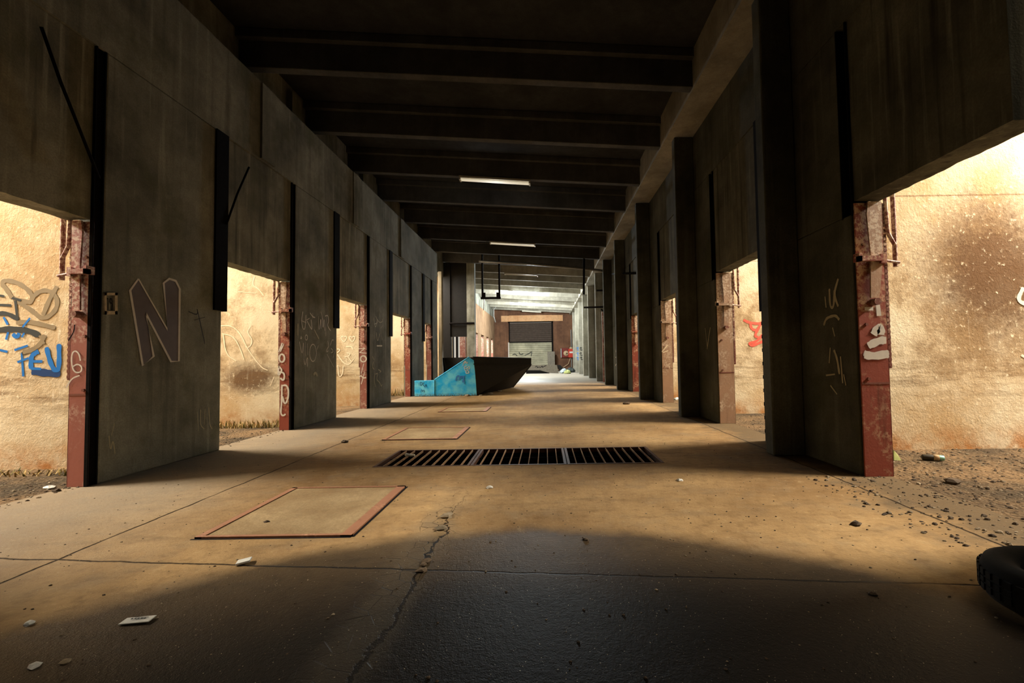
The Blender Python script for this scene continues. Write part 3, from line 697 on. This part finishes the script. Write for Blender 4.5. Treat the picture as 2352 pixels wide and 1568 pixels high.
m = MB(); m.tube([A[2]+Vector((.01, -.02, 0)), B[2]+Vector((.01, -.02, 0))], .02, 8); m.tube([A[3], B[3]], .025, 8); m.tube([B[3], B[1], B[0]], .025, 8); m.build('rim', M['chute_d'], e)
c9 = dict(org=(920,780), sc=7.35); PC = pY(YC)
graffiti(side, M['white'], PC, NY, [[(1050,440),(1085,350),(1100,385),(1060,405)],[(1100,360),(1120,410),(1130,370)],[(1120,440),(1060,460),(1100,500),(1160,440),(1170,490),(1130,500),(1090,480)],[(1080,500),(1100,530),(1150,520),(1160,560),(1110,570),(1100,550),(1130,510)]], .022, **c9)
graffiti(bx, M['navyp'], PC, NY, [[(312,730),(316,780)],[(330,720),(345,795),(375,720),(330,715)],[(400,715),(372,765),(412,790)],[(405,805),(430,740),(445,800)],[(415,775),(445,770)],[(345,890),(345,850),(365,845),(370,880),(385,850),(400,850),(405,890)]], .016, **c9)
graffiti(side, M['violetp'], PC, NY, [[(930,690),(960,600),(1000,620),(990,680)],[(1010,620),(1080,620),(1050,720)],[(1070,640),(1080,750)],[(960,680),(1100,600)]], .05, **c9)
for k, (x, y, r) in enumerate(((1125, 905, .12), (1148, 899, .1), (1075, 909, .09), (1060, 909, .05), (1105, 908, .06))):
    p = on_floor(x, y); b = MB(); b.stone((p.x, p.y-.1, 0), r, 0, .35)
    tag(b.build('rubble_lump', M['stone']), ['largest pale rubble lump under the dark trough', 'pale rubble lump at the raised end of the trough', 'flat rubble lump under the blue cheek', 'tiny rubble lump under the blue cheek', 'small rubble lump at the corner of the blue cheek'][k], 'rubble', 'rubble lumps round the chute')

# ------------------------------------------------------------------ far end of the hall
bw = MB()
DX0, DX1, DZ = -3.66, .8, 5.03
bw.box(-6, DX0-.14, YB, YB+.3, 0, 7.2); bw.box(DX1, 4, YB, YB+.3, 0, 7.2); bw.box(DX0-.14, DX1, YB+.2, YB+.3, DZ+.8, 7.2)
bw.box(DX0-.14, DX1, YB, YB+.3, DZ+.75, 7.2)
bw.box(DX0-.14, DX0, YB, YB+.3, 3.0, DZ+.8)
struct(bw.build('wall_back', M['back']))
hd = MB(); hd.box(DX0, DX1, YB+.06, YB+.25, DZ, DZ+.78); hd.box(DX0-.8, DX1+1.1, YB-.02, YB, DZ+.1, DZ+.72); struct(hd.build('trim_2', M['head']))
dr = empty('door_1', ((DX0+DX1)/2, YB, 0), 'ribbed roller shutter door at the far end, pale lower half', 'door'); dr['kind'] = 'structure'
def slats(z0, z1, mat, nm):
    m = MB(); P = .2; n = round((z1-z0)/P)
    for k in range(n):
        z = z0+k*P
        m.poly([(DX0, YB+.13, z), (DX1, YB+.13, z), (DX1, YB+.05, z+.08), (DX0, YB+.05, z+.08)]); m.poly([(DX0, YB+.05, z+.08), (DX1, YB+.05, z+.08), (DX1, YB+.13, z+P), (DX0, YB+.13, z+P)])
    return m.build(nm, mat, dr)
s1 = slats(0, 3.0, M['shut_l'], 'lower_curtain'); slats(3.0, 5.0, M['shut_d'], 'upper_curtain')  # upper slats coloured darker for the header's shadow
m = MB(); m.box(DX0, DX1, YB+.02, YB+.1, 2.96, 3.05); m.box(DX0-.02, DX0+.08, YB-.05, YB+.08, 3.0, DZ+.1); m.box(DX1-.08, DX1+.08, YB-.05, YB+.08, 0, DZ+.1); m.box(DX0-.1, DX1+.1, YB-.05, YB+.05, DZ-.02, DZ+.1); m.build('door_frame', M['steel_d'], dr)
graffiti(s1, M['inkp'], pY(YB+.05), NY, [[(1177,815),(1183,812),(1188,817)],[(1192,808),(1195,815),(1202,812)],[(1205,816),(1215,812),(1222,806),(1220,818)]], .07)

def boxthing(name, mat, x0, x1, y0, y1, z0, z1, label, cat, group=None, bev=.01):
    m = MB(); m.box(x0, x1, y0, y1, z0, z1); return tag(m.build(name, mat, None, False, bev), label, cat, group)
# fire hose cabinet + red hydrant box
p0, p1 = on_y(1290, 821, YB), on_y(1307, 799, YB)
e = empty('hose_cabinet', ((p0.x+p1.x)/2, YB-.1, p0.z), 'dark red fire hose cabinet with a round pale reel on the back wall', 'fire cabinet')
m = MB(); m.box(p0.x, p1.x, YB-.2, YB, p0.z, p1.z); m.build('body', M['hosedk'], e, False, .02)
cx, cz = (p0.x+p1.x)/2+.06, (p0.z+p1.z)/2-.05
m = MB(); m.lathe([(0, .1), (.06, .1), (.06, .06), (.24, .06), (.26, .03), (.26, 0)], (cx, YB-.2, cz), (0, -1, 0), 28); m.build('hose_reel', M['hose'], e, True)
m = MB(); m.tube([(cx, YB-.31, cz), (cx+.15, YB-.31, cz-.02)], .03, 8); m.build('handle', M['steel_d'], e)
m = MB(); m.box(p0.x-.08, p0.x-.02, YB-.25, YB, p0.z, p1.z-.05); m.build('door', M['plastic'], e)
p0, p1 = on_y(1305.5, 821, YB), on_y(1317, 801, YB)
e = empty('alarm_box', ((p0.x+p1.x)/2, YB-.1, p0.z), 'bright red upright box on a pipe beside the hose cabinet', 'fire box')
m = MB(); m.box(p0.x, p1.x, YB-.34, YB-.15, p0.z, p1.z); m.build('body', M['hosered'], e, False, .06)
m = MB(); m.tube([((p0.x+p1.x)/2, YB-.18, p1.z), ((p0.x+p1.x)/2, YB-.18, p1.z+.1), ((p0.x+p1.x)/2, YB-.18, p1.z+.2)], [.15, .17, .06], 12); m.build('cap', M['hose'], e)
m = MB(); m.box(p0.x+.1, p1.x-.05, YB-.35, YB-.33, p0.z+.45, p0.z+.62); m.build('label_plate', M['paper'], e)
xm = (p0.x+p1.x)/2
m = MB(); m.tube([(xm+.05, YB-.07, 0), (xm+.05, YB-.07, 4.2)], .06, 8); tag(m.build('wall_pipe', M['pipe_g']), 'vertical pipe running up the back wall behind the bright red box', 'pipe')
m = MB(); m.tube([(xm-.05, YB-.15, p0.z), (xm-.3, YB-.2, .7), (xm-.9, YB-.2, .3), (xm-1.6, YB-.3, .03)], .03, 6); tag(m.build('loose_hose', M['hose']), 'pale hose sagging from the bright red box', 'hose')
p0, p1 = on_y(1258, 842, 45.8), on_y(1274, 807, 45.8)
e = boxthing('metal_cabinet', M['greyp2'], p0.x, p1.x, 45.6, 46.1, 0, p1.z, 'tall plain grey cabinet standing before the roller door', 'cabinet')
# bent sheet board in front of the door
Yp = 38.5
q = [(1208,850),(1240,850),(1262,856),(1283,858),(1279,838),(1208,838)]
e = empty('bent_board', (on_y(1250, 855, Yp).x, Yp, 0), 'long grey bent board with dark handwriting lying on edge before the shutter', 'board')
pts = [on_y(x, y, Yp) for x, y in q]
for v in pts: v.z = max(v.z, .0)
m = MB(); m.prism(pts, (0, .05, 0)); pn = m.build('board_face', M['greyp2'], e)
pts = [on_y(x, y, Yp) for x, y in ((1280,838),(1287,838),(1296,847),(1284,850))]; m = MB(); m.prism(pts, (0, .4, 0)); m.build('folded_flap', M['chute_d'], e)
m = MB(); a, b = on_y(1208, 858, Yp), on_y(1262, 859, Yp); m.box(a.x, b.x, Yp+.3, Yp+.8, 0, .3); m.build('base_rail', M['chute_d'], e)
graffiti(pn, M['blackp'], pY(Yp), NY, [[(1229,843),(1234,840),(1234,845),(1238,842),(1242,844),(1246,839),(1245,844),(1250,841),(1255,839)]], .06, name='handwriting')
for k, (x, y, r, mt, lab) in enumerate(((1294, 857, .36, 'plastic', 'crumpled pale blue plastic bag by the bent board'), (1310, 855, .4, 'rubbish', 'dark rubbish sack in the far corner under the pipe'), (1302, 858, .28, 'yell', 'small yellowish rubbish bag in the far corner'))):
    p = on_floor(x, y); p.y = min(p.y, 45.0); p.x = (x-1251)/F*p.y
    b = MB()
    prof = [(0, 0), (r*.9, .02), (r, r*.4), (r*.75, r*.8), (r*.3, r*1.05), (0, r*1.1)]
    b.lathe(prof, (p.x, p.y, 0), (0, 0, 1), 14)
    b.v = [(vx+R.uniform(-.05, .05), vy+R.uniform(-.05, .05), max(0, vz+R.uniform(-.04, .04))) for vx, vy, vz in b.v]
    tag(b.build('rubbish_bag', M[mt]), lab, 'bag')

# far fins and columns on the cool lit side
wr2 = MB(); wr2.box(XR, XR+.3, 24.0, YB, 0, LEDGE-.003); struct(wr2.build('wall_right_far', M['pier']))
for k, y in enumerate((24.0, 28.2, 32.2, 36.2, 40.2, 44.0)):
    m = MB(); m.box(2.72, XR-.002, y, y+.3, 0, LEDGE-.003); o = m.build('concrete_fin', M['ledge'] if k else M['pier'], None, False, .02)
    tag(o, ['dark concrete fin column at the start of the cool lit end'][0] if k == 0 else 'pale concrete fin column in the cool lit far end, number %s from the dark one' % ['', 'one', 'two', 'three', 'four', 'five'][k], 'column', 'fin columns at the far end')
    if k in (3, 4):
        graffiti(o, M['inkp'] if k == 3 else M['violetp'], pY(y), NY, [[(x+0, yy), (x+5, yy-4), (x+2, yy+5), (x+7, yy+3)] for x, yy in ((1331 if k == 3 else 1324, 800), (1331 if k == 3 else 1324, 812), (1332 if k == 3 else 1324, 822))], .05)
# dark frame portal on the N side
e = empty('dark_portal', (-4.3, 23.3, 0), 'tall dark frame with a high closed panel and low opening behind the chute', 'portal frame')
zt = 6.25
X = lambda px: on_y(px, 750, 23.3).x
m = MB(); m.box(X(1015), X(1035), 23.2, 23.6, 0, zt); m.build('upright', M['chute_d'], e)
m = MB(); m.box(X(1073), X(1091), 23.2, 23.6, 0, zt); m.build('upright', M['pier'], e)
m = MB(); m.box(X(1035), X(1073), 23.3, 23.5, 2.43, zt); m.build('panel', M['chute_d'], e)
m = MB(); m.tube([(X(1034), 23.18, 3.1), (X(1090), 23.18, 3.1)], .05, 8); m.build('tie_bar', M['steel_d'], e)
m = MB(); xa, xb = on_y(1007, 750, 21.2).x, on_y(1015, 750, 21.2).x; m.box(xa, xb, 21.2, 21.5, 0, 5.4); tag(m.build('concrete_column', M['ledge'], None, False, .02), 'slim pale column lit bright between the last N side pier and the dark frame', 'column')
m = MB(); m.box(-12, REC, 25.2, 25.5, 0, 6.2); struct(m.build('wall_left_far', M['outer']))
for k, (x, w, mt) in enumerate(((1048, .1, 'steel_d'), (1057, .28, 'red'), (1040, .06, 'steel_d'))):
    xx = on_y(x, 800, 24.5).x; m = MB(); m.box(xx, xx+w, 24.4, 24.55, 0, 4.2)
    tag(m.build('steel_stanchion', M[mt]), ['dark steel stanchion seen through the low opening of the dark frame', 'broad red steel stanchion seen through the low opening of the dark frame', 'thin dark rod seen at the edge of the low opening of the dark frame'][k], 'post')
# far N side wall: posts in a row on the set-back plane
XF = REC
for k, (a, b) in enumerate(((30.0, 33.2), (35.2, 36.9), (38.6, 40.3), (42.0, 43.7), (45.4, 46.79))):
    e = boxthing('concrete_pier', M['farwall'], XF-.4, XF, a, b, 0, 3.297, 'pale concrete pier in the far row beyond the dark frame, number %s along it' % ['one', 'two', 'three', 'four', 'five'][k], 'pier', 'far piers beyond the dark frame')
    if k: make_post('L', XF-.01, a-.1, .3, M['red'], 'dull red gate post in the far row beyond the dark frame, number %s along it' % ['', 'one', 'two', 'three', 'four'][k], 3.2, False)
m = MB(); m.box(XF-.35, XF, 25.5, YB-.003, 3.3, ZREC-.303); struct(m.build('wall_left_far_upper', M['farwall']))

# ------------------------------------------------------------------ fluorescent lamps
def lamp(y, lit, label):
    xc, L = -1.26, 1.88
    e = empty('fluorescent_lamp', (xc, y+.08, zbeam(xc)-.05), label, 'lamp', 'fluorescent battens under the roof beams')
    z0 = lambda x: zbeam(x)-.004-.012*(x-xc)
    def sb(x0, x1, y0, y1, d0, d1, mb):
        a, c = z0(x0), z0(x1); mb.hexa([(x0, y0, a+d0), (x1, y0, c+d0), (x1, y1, c+d0), (x0, y1, a+d0), (x0, y0, a+d1), (x1, y0, c+d1), (x1, y1, c+d1), (x0, y1, a+d1)])
    m = MB(); sb(xc-L/2, xc+L/2, y-.03, y+.19, -.05, 0, m); m.build('housing', M['fix'], e)
    m = MB()
    for dy in (.03, .13):
        m.tube([(xc-L/2+.03, y+dy, z0(xc-L/2)-.075), (xc+L/2-.03, y+dy, z0(xc+L/2)-.075)], .019, 8)
    m.build('tubes', M['tube_on'] if lit else M['tube_dim'] if y < 20 else M['tube_off'], e)
    if lit:
        m = MB(); sb(xc-L/2+.05, xc+L/2-.05, y-.06, y+.22, -.16, -.1, m); sb(xc-L/2+.02, xc+L/2-.02, y-.1, y+.26, -.1, -.05, m); m.build('diffuser', M['tube_on'], e)  # glowing box added to widen the lit tubes into a bloom
    m = MB(); sb(xc-L/2, xc-L/2+.04, y-.02, y+.18, -.1, -.05, m); sb(xc+L/2-.04, xc+L/2, y-.02, y+.18, -.1, -.05, m); m.build('end_caps', M['fix'], e)
    return e
for y, lit, lab in ((11.85, 0, 'dim cream fluorescent lamp under the roof, nearest the camera'), (18.5, 0, 'dim cream fluorescent lamp, second from the camera'), (25.3, 0, 'unlit grey fluorescent lamp just before the two glowing ones'),
                    (31.9, 1, 'glowing fluorescent lamp, the larger and nearer of the two lit'), (38.5, 1, 'glowing fluorescent lamp, the smaller and farther of the two lit'), (45.1, 0, 'unlit fluorescent lamp right above the far shutter door')):
    lamp(y, lit, lab)

# ------------------------------------------------------------------ pipes and hangers
def pipe(name, pts, r, mat, label, cat='pipe', group=None):
    m = MB(); m.tube(pts, r, 10); return tag(m.build(name, M[mat], None, True), label, cat, group)
e = empty('cable_hanger', (-2.8, 21.5, 5), 'dark U-shaped hanger frame hanging from the roof near the lit lamps', 'hanger')
a = on_y(1108, 684, 21.3); b = on_y(1147, 684, 21.3)
m = MB(); m.box(a.x-.04, a.x+.04, 21.3, 21.4, a.z, 6.9); m.build('drop_rod', M['steel_d'], e)
m = MB(); m.box(b.x-.04, b.x+.04, 21.3, 21.4, a.z, 6.7); m.build('drop_rod', M['steel_d'], e)
m = MB(); m.box(a.x-.08, b.x+.06, 21.28, 21.42, a.z-.05, a.z+.04); m.box(a.x+.04, a.x+.14, 21.3, 21.4, a.z, a.z+.25); m.box(b.x-.14, b.x-.04, 21.3, 21.4, a.z, a.z+.25); m.build('tray', M['steel_d'], e)
pipe('dangling_cable', [Vector((on_y(1139, 698, 43).x, 43, zbeam(-4.6)+.01)), on_y(1134, 710, 43), on_y(1134, 727, 43), on_y(1138, 740, 43)], .06, 'pipe_g', 'pale grey cable dangling at the far end beside the hanger frame', 'cable')
pipe('dangling_cable', [Vector((on_y(1110, 660, 32).x, 32, zbeam(-4.5)+.01)), on_y(1112, 690, 32), on_y(1111, 712, 32)], .035, 'pipe_g', 'short pale cable dangling close to the far red posts', 'cable')
zc = 6.0
pipe('ceiling_pipe', [on_y(1100, 600, 20.9), on_y(1220, 606, 20.9), on_y(1310, 614, 20.9), on_y(1380, 621, 20.9), on_y(1393, 626, 21.2)], .06, 'pipe_g', 'long pale pipe under a roof beam running to the finned side', 'pipe')
pipe('drop_pipe', [Vector((on_y(1341, 582, 20.88).x, 20.88, zbeam(1.8)+.02)), on_y(1341, 676, 20.88)], .05, 'steel_d', 'dark vertical pipe stub hanging from the roof before the far fins')
pipe('wall_pipe', [on_y(1396, 585, 21.9), on_y(1396, 875, 21.9)], .11, 'steel_d', 'thick dark standing pipe at the end of the finned row')
pipe('bracket_pipe', [on_y(1341, 706, 22.2), on_y(1408, 704, 22.2)], .045, 'steel_d', 'dark horizontal pipe branching over the far floor at mid height')
pipe('bracket_pipe', [on_y(1370, 667, 22.3), on_y(1412, 666, 22.3)], .045, 'steel_d', 'short dark horizontal pipe above the mid-height branch pipe')
pipe('brace_pipe', [on_y(1380, 710, 22.1), on_y(1405, 727, 22.1)], .04, 'steel_d', 'dark diagonal brace pipe below the branch pipe')
pipe('bracket_pipe', [on_x(1405, 629, XR-.07), on_x(1466, 627, XR-.07)], .04, 'steel_d', 'dark horizontal pipe crossing the lintel beside the rust-red post')
m = MB(); m.box(3.13, 3.33, 22.6, 22.8, 0, TOPR); tag(m.build('concrete_column', M['ledge']), 'slim pale column behind the thick dark standing pipe', 'column')
m = MB(); m.box(2.95, 3.1, 23.2, 23.3, 0, 3.6); tag(m.build('steel_stanchion', M['rack']), 'rusty stanchion between the dark fin column and the standing pipe', 'post')
pipe('gate_rod', [on_x(95, 62, XL+.03), on_x(140, 190, XL+.03), on_x(228, 410, XL+.03)], .014, 'steel_d', 'dark slanting rod on the lintel before the N pier', 'rod')
pipe('gate_rod', [on_x(572, 384, XL+.03), on_x(545, 445, XL+.03), on_x(520, 515, XL+.03)], .014, 'steel_d', 'dark slanting rod on the lintel just behind the N pier', 'rod')

# ------------------------------------------------------------------ litter
def slab(name, px, py, L, Wd, h, ang, mat, label, cat, bend=0.0):
    p = on_floor(px, py); m = MB(); c, s = math.cos(ang), math.sin(ang)
    pts = []
    for a, b in ((-L/2, -Wd/2), (L/2, -Wd/2), (L/2, Wd/2), (-L/2, Wd/2)):
        pts.append(Vector((p.x+a*c-b*s, p.y+a*s+b*c, .004+(bend if a > 0 else 0))))
    m.prism(pts, (0, 0, h)); return tag(m.build(name, M[mat], None, False, .003), label, cat)
slab('cigarette_pack', 560, 1294, .075, .06, .012, .35, 'paper', 'flattened white cigarette pack on the floor below the large hatch', 'packet', .01)
tk = slab('paper_ticket', 316, 1428, .13, .055, .006, .1, 'paper', 'white printed paper slip on the dark damp floor', 'paper', .004)
pc = on_floor(316, 1428)
m = MB()
for k in range(5):
    x = pc.x-.03+k*.014; m.box(x, x+.008+.003*(k % 2), pc.y-.004+k*.001, pc.y+.004+k*.001, .0155, .0165)
m.box(pc.x-.03, pc.x+.04, pc.y+.012, pc.y+.014, .0155, .0165); m.build('print', M['inkp'], tk)
p = on_floor(935, 1049); m = MB(); m.tube([(p.x-.03, p.y+.03, .02), (p.x-.01, p.y-.01, .03), (p.x+.04, p.y, .02), (p.x+.1, p.y-.01, .02)], [.012, .02, .018, .014], 8)
tag(m.build('crumpled_rag', M['paper']), 'small crumpled white rag on the floor grate', 'rag')
# spray can lying on the gravel
p = on_floor(2143, 1058); p.z = .036; ax = Vector((.93, -.36, 0)).normalized()
e = empty('spray_can', (p.x, p.y, 0), 'spray can with a pale green cap lying on the gravel before the stained wall', 'spray can')
m = MB(); m.lathe([(0, -.1), (.026, -.1), (.0325, -.09), (.0325, -.02), (.0325, .055)], p, ax, 24); m.build('body', M['can_d'], e, True)
m = MB(); m.lathe([(.033, .0), (.0332, .0), (.0332, .05), (.033, .052)], p, ax, 24); m.build('label_band', M['hose'], e, True)
m = MB(); m.lathe([(.0325, .055), (.031, .07), (.03, .095), (.026, .1), (.012, .1), (.01, .085), (0, .085)], p, ax, 24); m.build('cap', M['can'], e, True)
p = on_floor(2060, 1057); m = MB(); m.prism([(p.x-.03, p.y, .0), (p.x+.05, p.y, .0), (p.x+.02, p.y+.01, .06), (p.x-.02, p.y+.01, .11)], (0, .03, 0)); tag(m.build('plastic_scrap', M['yell']), 'yellow green plastic scrap at the foot of the white-daubed red post', 'scrap')
for k, (x, y, r, mt, lab) in enumerate(((1965, 1205, .035, 'stone_d', 'dark clod alone on the bright floor'), (2190, 1110, .07, 'stone_d', 'dark flat clod on the gravel near the spray can'), (1345, 1240, .02, 'stone_d', 'small dark stone at the rim of the damp patch'),
        (66, 1434, .022, 'paper', 'small white chip on the floor left of the paper slip'), (78, 1531, .022, 'paper', 'white chip at the bottom corner of the floor'), (150, 1521, .018, 'stone', 'dull pebble beside the white corner chip'), (113, 1122, .045, 'paper', 'white lump on the dirt before the pinkish red post'),
        (130, 1128, .035, 'stone_d', 'dark clod beside the white lump at the pinkish red post'), (790, 1016, .05, 'stone_d', 'dark clod by the second floor hatch'), (1440, 928, .09, 'stone_d', 'dark clod beyond the second finned pier'), (1555, 918, .1, 'paper', 'white crumpled lump at the foot of the white-splashed tan post'),
        (1125, 1121, .03, 'paper', 'pale chip where the crack begins beyond the damp patch'), (1562, 1104, .03, 'paper', 'pale chip on the bright floor by the grate end'), (613, 1200, .022, 'stone_d', 'dark chip lying on the large hatch'), (2005, 1365, .02, 'stone_d', 'small dark pebble near the tyre'))):
    p = on_floor(x, y); b = MB(); b.stone((p.x, p.y, 0), r, 0, .4)
    tag(b.build('pebble' if mt != 'paper' else 'white_chip', M[mt]), lab.replace('left of', 'beside'), 'litter')
# broken chunks in the crack
for k, (x, y, r) in enumerate(((1025, 1188, .045), (1015, 1215, .04), (1032, 1182, .03), (968, 1312, .03), (980, 1290, .03), (972, 1298, .022))):
    p = on_floor(x, y); b = MB(); b.stone((p.x, p.y, 0), r, 0, .35)
    tag(b.build('concrete_chunk', M['stone'] if k < 3 else M['stone_d']), ['largest broken concrete chunk in the floor crack', 'broken chunk just below the largest one in the floor crack', 'small broken chunk just above the largest one in the crack', 'dark chunk at the lower break in the floor crack', 'dark chunk above the lower break in the crack', 'tiny dark chunk between the lower two in the crack'][k], 'rubble', 'chunks in the floor crack')
# loose gravel and grit (uncountable)
g = MB()
for (x0, x1, y0, y1, n) in ((3.6, 8.5, 2.9, 5.95, 2600), (-7.5, -4.6, 2.4, 4.95, 1300), (3.6, 6, 7, 9.9, 500), (-6.5, -4.6, 6.0, 8.2, 500), (2.5, 3.6, 2.6, 4.6, 500)):
    for _ in range(n):
        g.stone((R.uniform(x0, x1), R.uniform(y0, y1), -.002), R.choice((.005, .006, .008, .008, .010, .012, .016))*R.uniform(.7, 1.2), R.choice((0, 0, 1)), .5)
tag(g.build('gravel', [M['stone_d'], M['stone']]), 'loose gravel and grit over the dirt ground of the side bays', 'gravel', None, 'stuff')
g = MB()
for _ in range(1500):
    x = R.uniform(-4.2, 2.5); y = 1.3+abs(R.gauss(0, 3.2)); rr = R.choice((.002, .003, .004, .006))*R.uniform(.7, 1.3)
    if GX0-.05 < x < GX1+.05 and GY0-.05 < y < GY1+.05: continue
    g.stone((x, y, -.001), rr, R.choice((0, 0, 1)), .5)
tag(g.build('floor_grit', [M['stone_d'], M['stone']]), 'scattered grit and crumbs over the concrete hall floor', 'grit', None, 'stuff')
# weeds at wall feet
def weeds(x0, x1, y, n, hmax, label):
    m = MB()
    for _ in range(n):
        x = R.uniform(x0, x1); yy = y-R.uniform(.12, .36); h = R.uniform(.04, hmax); a = R.uniform(0, 6.28); d = Vector((math.cos(a), math.sin(a), 0)); t = d.cross(Vector((0, 0, 1)))
        b = Vector((x, yy, 0)); w = R.uniform(.004, .01); le = R.uniform(.02, .09)
        mid = b+d*le*.4+Vector((0, 0, h*.6)); top = b+d*le+Vector((0, 0, h)); mi = R.choice((0, 1, 1))
        m.poly([b-t*w, b+t*w, mid+t*w, mid-t*w], mi); m.poly([mid-t*w, mid+t*w, top], mi)
    tag(m.build('weeds', [M['grn'], M['straw']]), label, 'weeds', None, 'stuff')
weeds(-6.6, -4.8, LW[1], 420, .16, 'dry weeds along the foot of the scratched partition wall')
weeds(-6.8, -4.9, LW[0], 160, .07, 'short dry weeds at the foot of the wall with grey and blue graffiti')
weeds(-5.6, -4.8, LW[3], 160, .3, 'dry weeds in the opening before the blue chute')

# tyre lying flat
pc = Vector((2.42, 2.14, 0)); e = empty('tyre', pc, 'black tyre lying flat on the floor at the end of the dark joint line', 'tyre')
m = MB(); m.lathe([(.17, .04), (.2, .015), (.26, 0), (.3, .02), (.318, .06), (.318, .14), (.3, .18), (.26, .2), (.2, .185), (.17, .16)], pc, (0, 0, 1), 48, 0, True); m.build('casing', M['rubber'], e, True)
m = MB()
for k in range(40):
    a = 2*math.pi*k/40
    for z0, dz in ((.05, .03), (.088, .024), (.12, .03)):
        q = []
        for rr in (.316, .325):
            for aa, zz in ((a, z0), (a+.1, z0), (a+.1, z0+dz), (a, z0+dz)):
                q.append((pc.x+rr*math.cos(aa), pc.y+rr*math.sin(aa), zz))
        m.hexa([q[0], q[1], q[5], q[4], q[3], q[2], q[6], q[7]])
m.build('tread', M['rubber'], e)

# ------------------------------------------------------------------ light: daylight falling into the open-topped side bays, the two lit lamps
def area(name, loc, aim, sx, sy, pw, col):
    l = bpy.data.lights.new(name, 'AREA'); l.shape = 'RECTANGLE'; l.size = sx; l.size_y = sy; l.energy = pw; l.color = col
    o = bpy.data.objects.new(name, l); COL.objects.link(o); o.location = loc
    o.rotation_euler = (Vector(aim)-Vector(loc)).to_track_quat('-Z', 'Y').to_euler()
    return o
WARM = (1, .92, .79); WARM2 = (1, .93, .82); COOL = (.88, .97, 1.0)
PW = 1480
for i in range(1, 6):
    c = (LP[i-1][1]+LP[i][0])/2
    if i == 5: c -= .2
    if i == 4: c -= .5
    area('bay_daylight', (-10.2, c, 6.1), (-4.9, c+.1, 0), 2.6, .6 if i == 1 else 1.1, PW, WARM)
    c = (RP[i-1][1]+RP[i][0])/2
    if i == 4: c -= .5
    area('bay_daylight', (9.2, c, 6.1), (3.4, c+.1, 0), 2.6, .6 if i == 1 else 1.2, PW*1.1, WARM)
area('bay_daylight', (-7, .1, 5.4), (-5, .1, 0), 3, 1.2, 34, WARM2)
area('bay_daylight', (6, 1.4, 5.4), (4.4, 1.4, 0), 3, 1.2, 34, WARM2)
area('bay_daylight', (-7, 21.8, 5.4), (-5, 21.8, 0), 3, 3, 700, WARM2)
for y in (34.2, 37.7, 41.2, 44.6):
    area('bay_daylight', (-7.8, y, 5.2), (-6, y, 0), 3, 1.6, 500, WARM)
def glow(name, y, pw, rad):
    l = bpy.data.lights.new(name, 'POINT'); l.energy = pw; l.color = COOL; l.shadow_soft_size = rad
    o = bpy.data.objects.new(name, l); COL.objects.link(o); o.location = (-1.26, y+.08, zbeam(-1.26)-.45)
glow('lamp_glow', 31.9, 1900, .12); glow('lamp_glow', 38.5, 1900, .12); glow('lamp_glow', 11.85, 6, .1)
w = bpy.data.worlds.new('sky'); S.world = w; w.use_nodes = True
bg = w.node_tree.nodes['Background']; bg.inputs[0].default_value = (1, .9, .74, 1); bg.inputs[1].default_value = .6

S.view_settings.view_transform = 'Standard'; S.view_settings.look = 'None'; S.view_settings.gamma = 1; S.view_settings.use_curve_mapping = False
S.view_settings.exposure = 0.0
S.cycles.use_denoising = True; S.cycles.max_bounces = 8; S.cycles.diffuse_bounces = 1
S.cycles.sample_clamp_indirect = 8
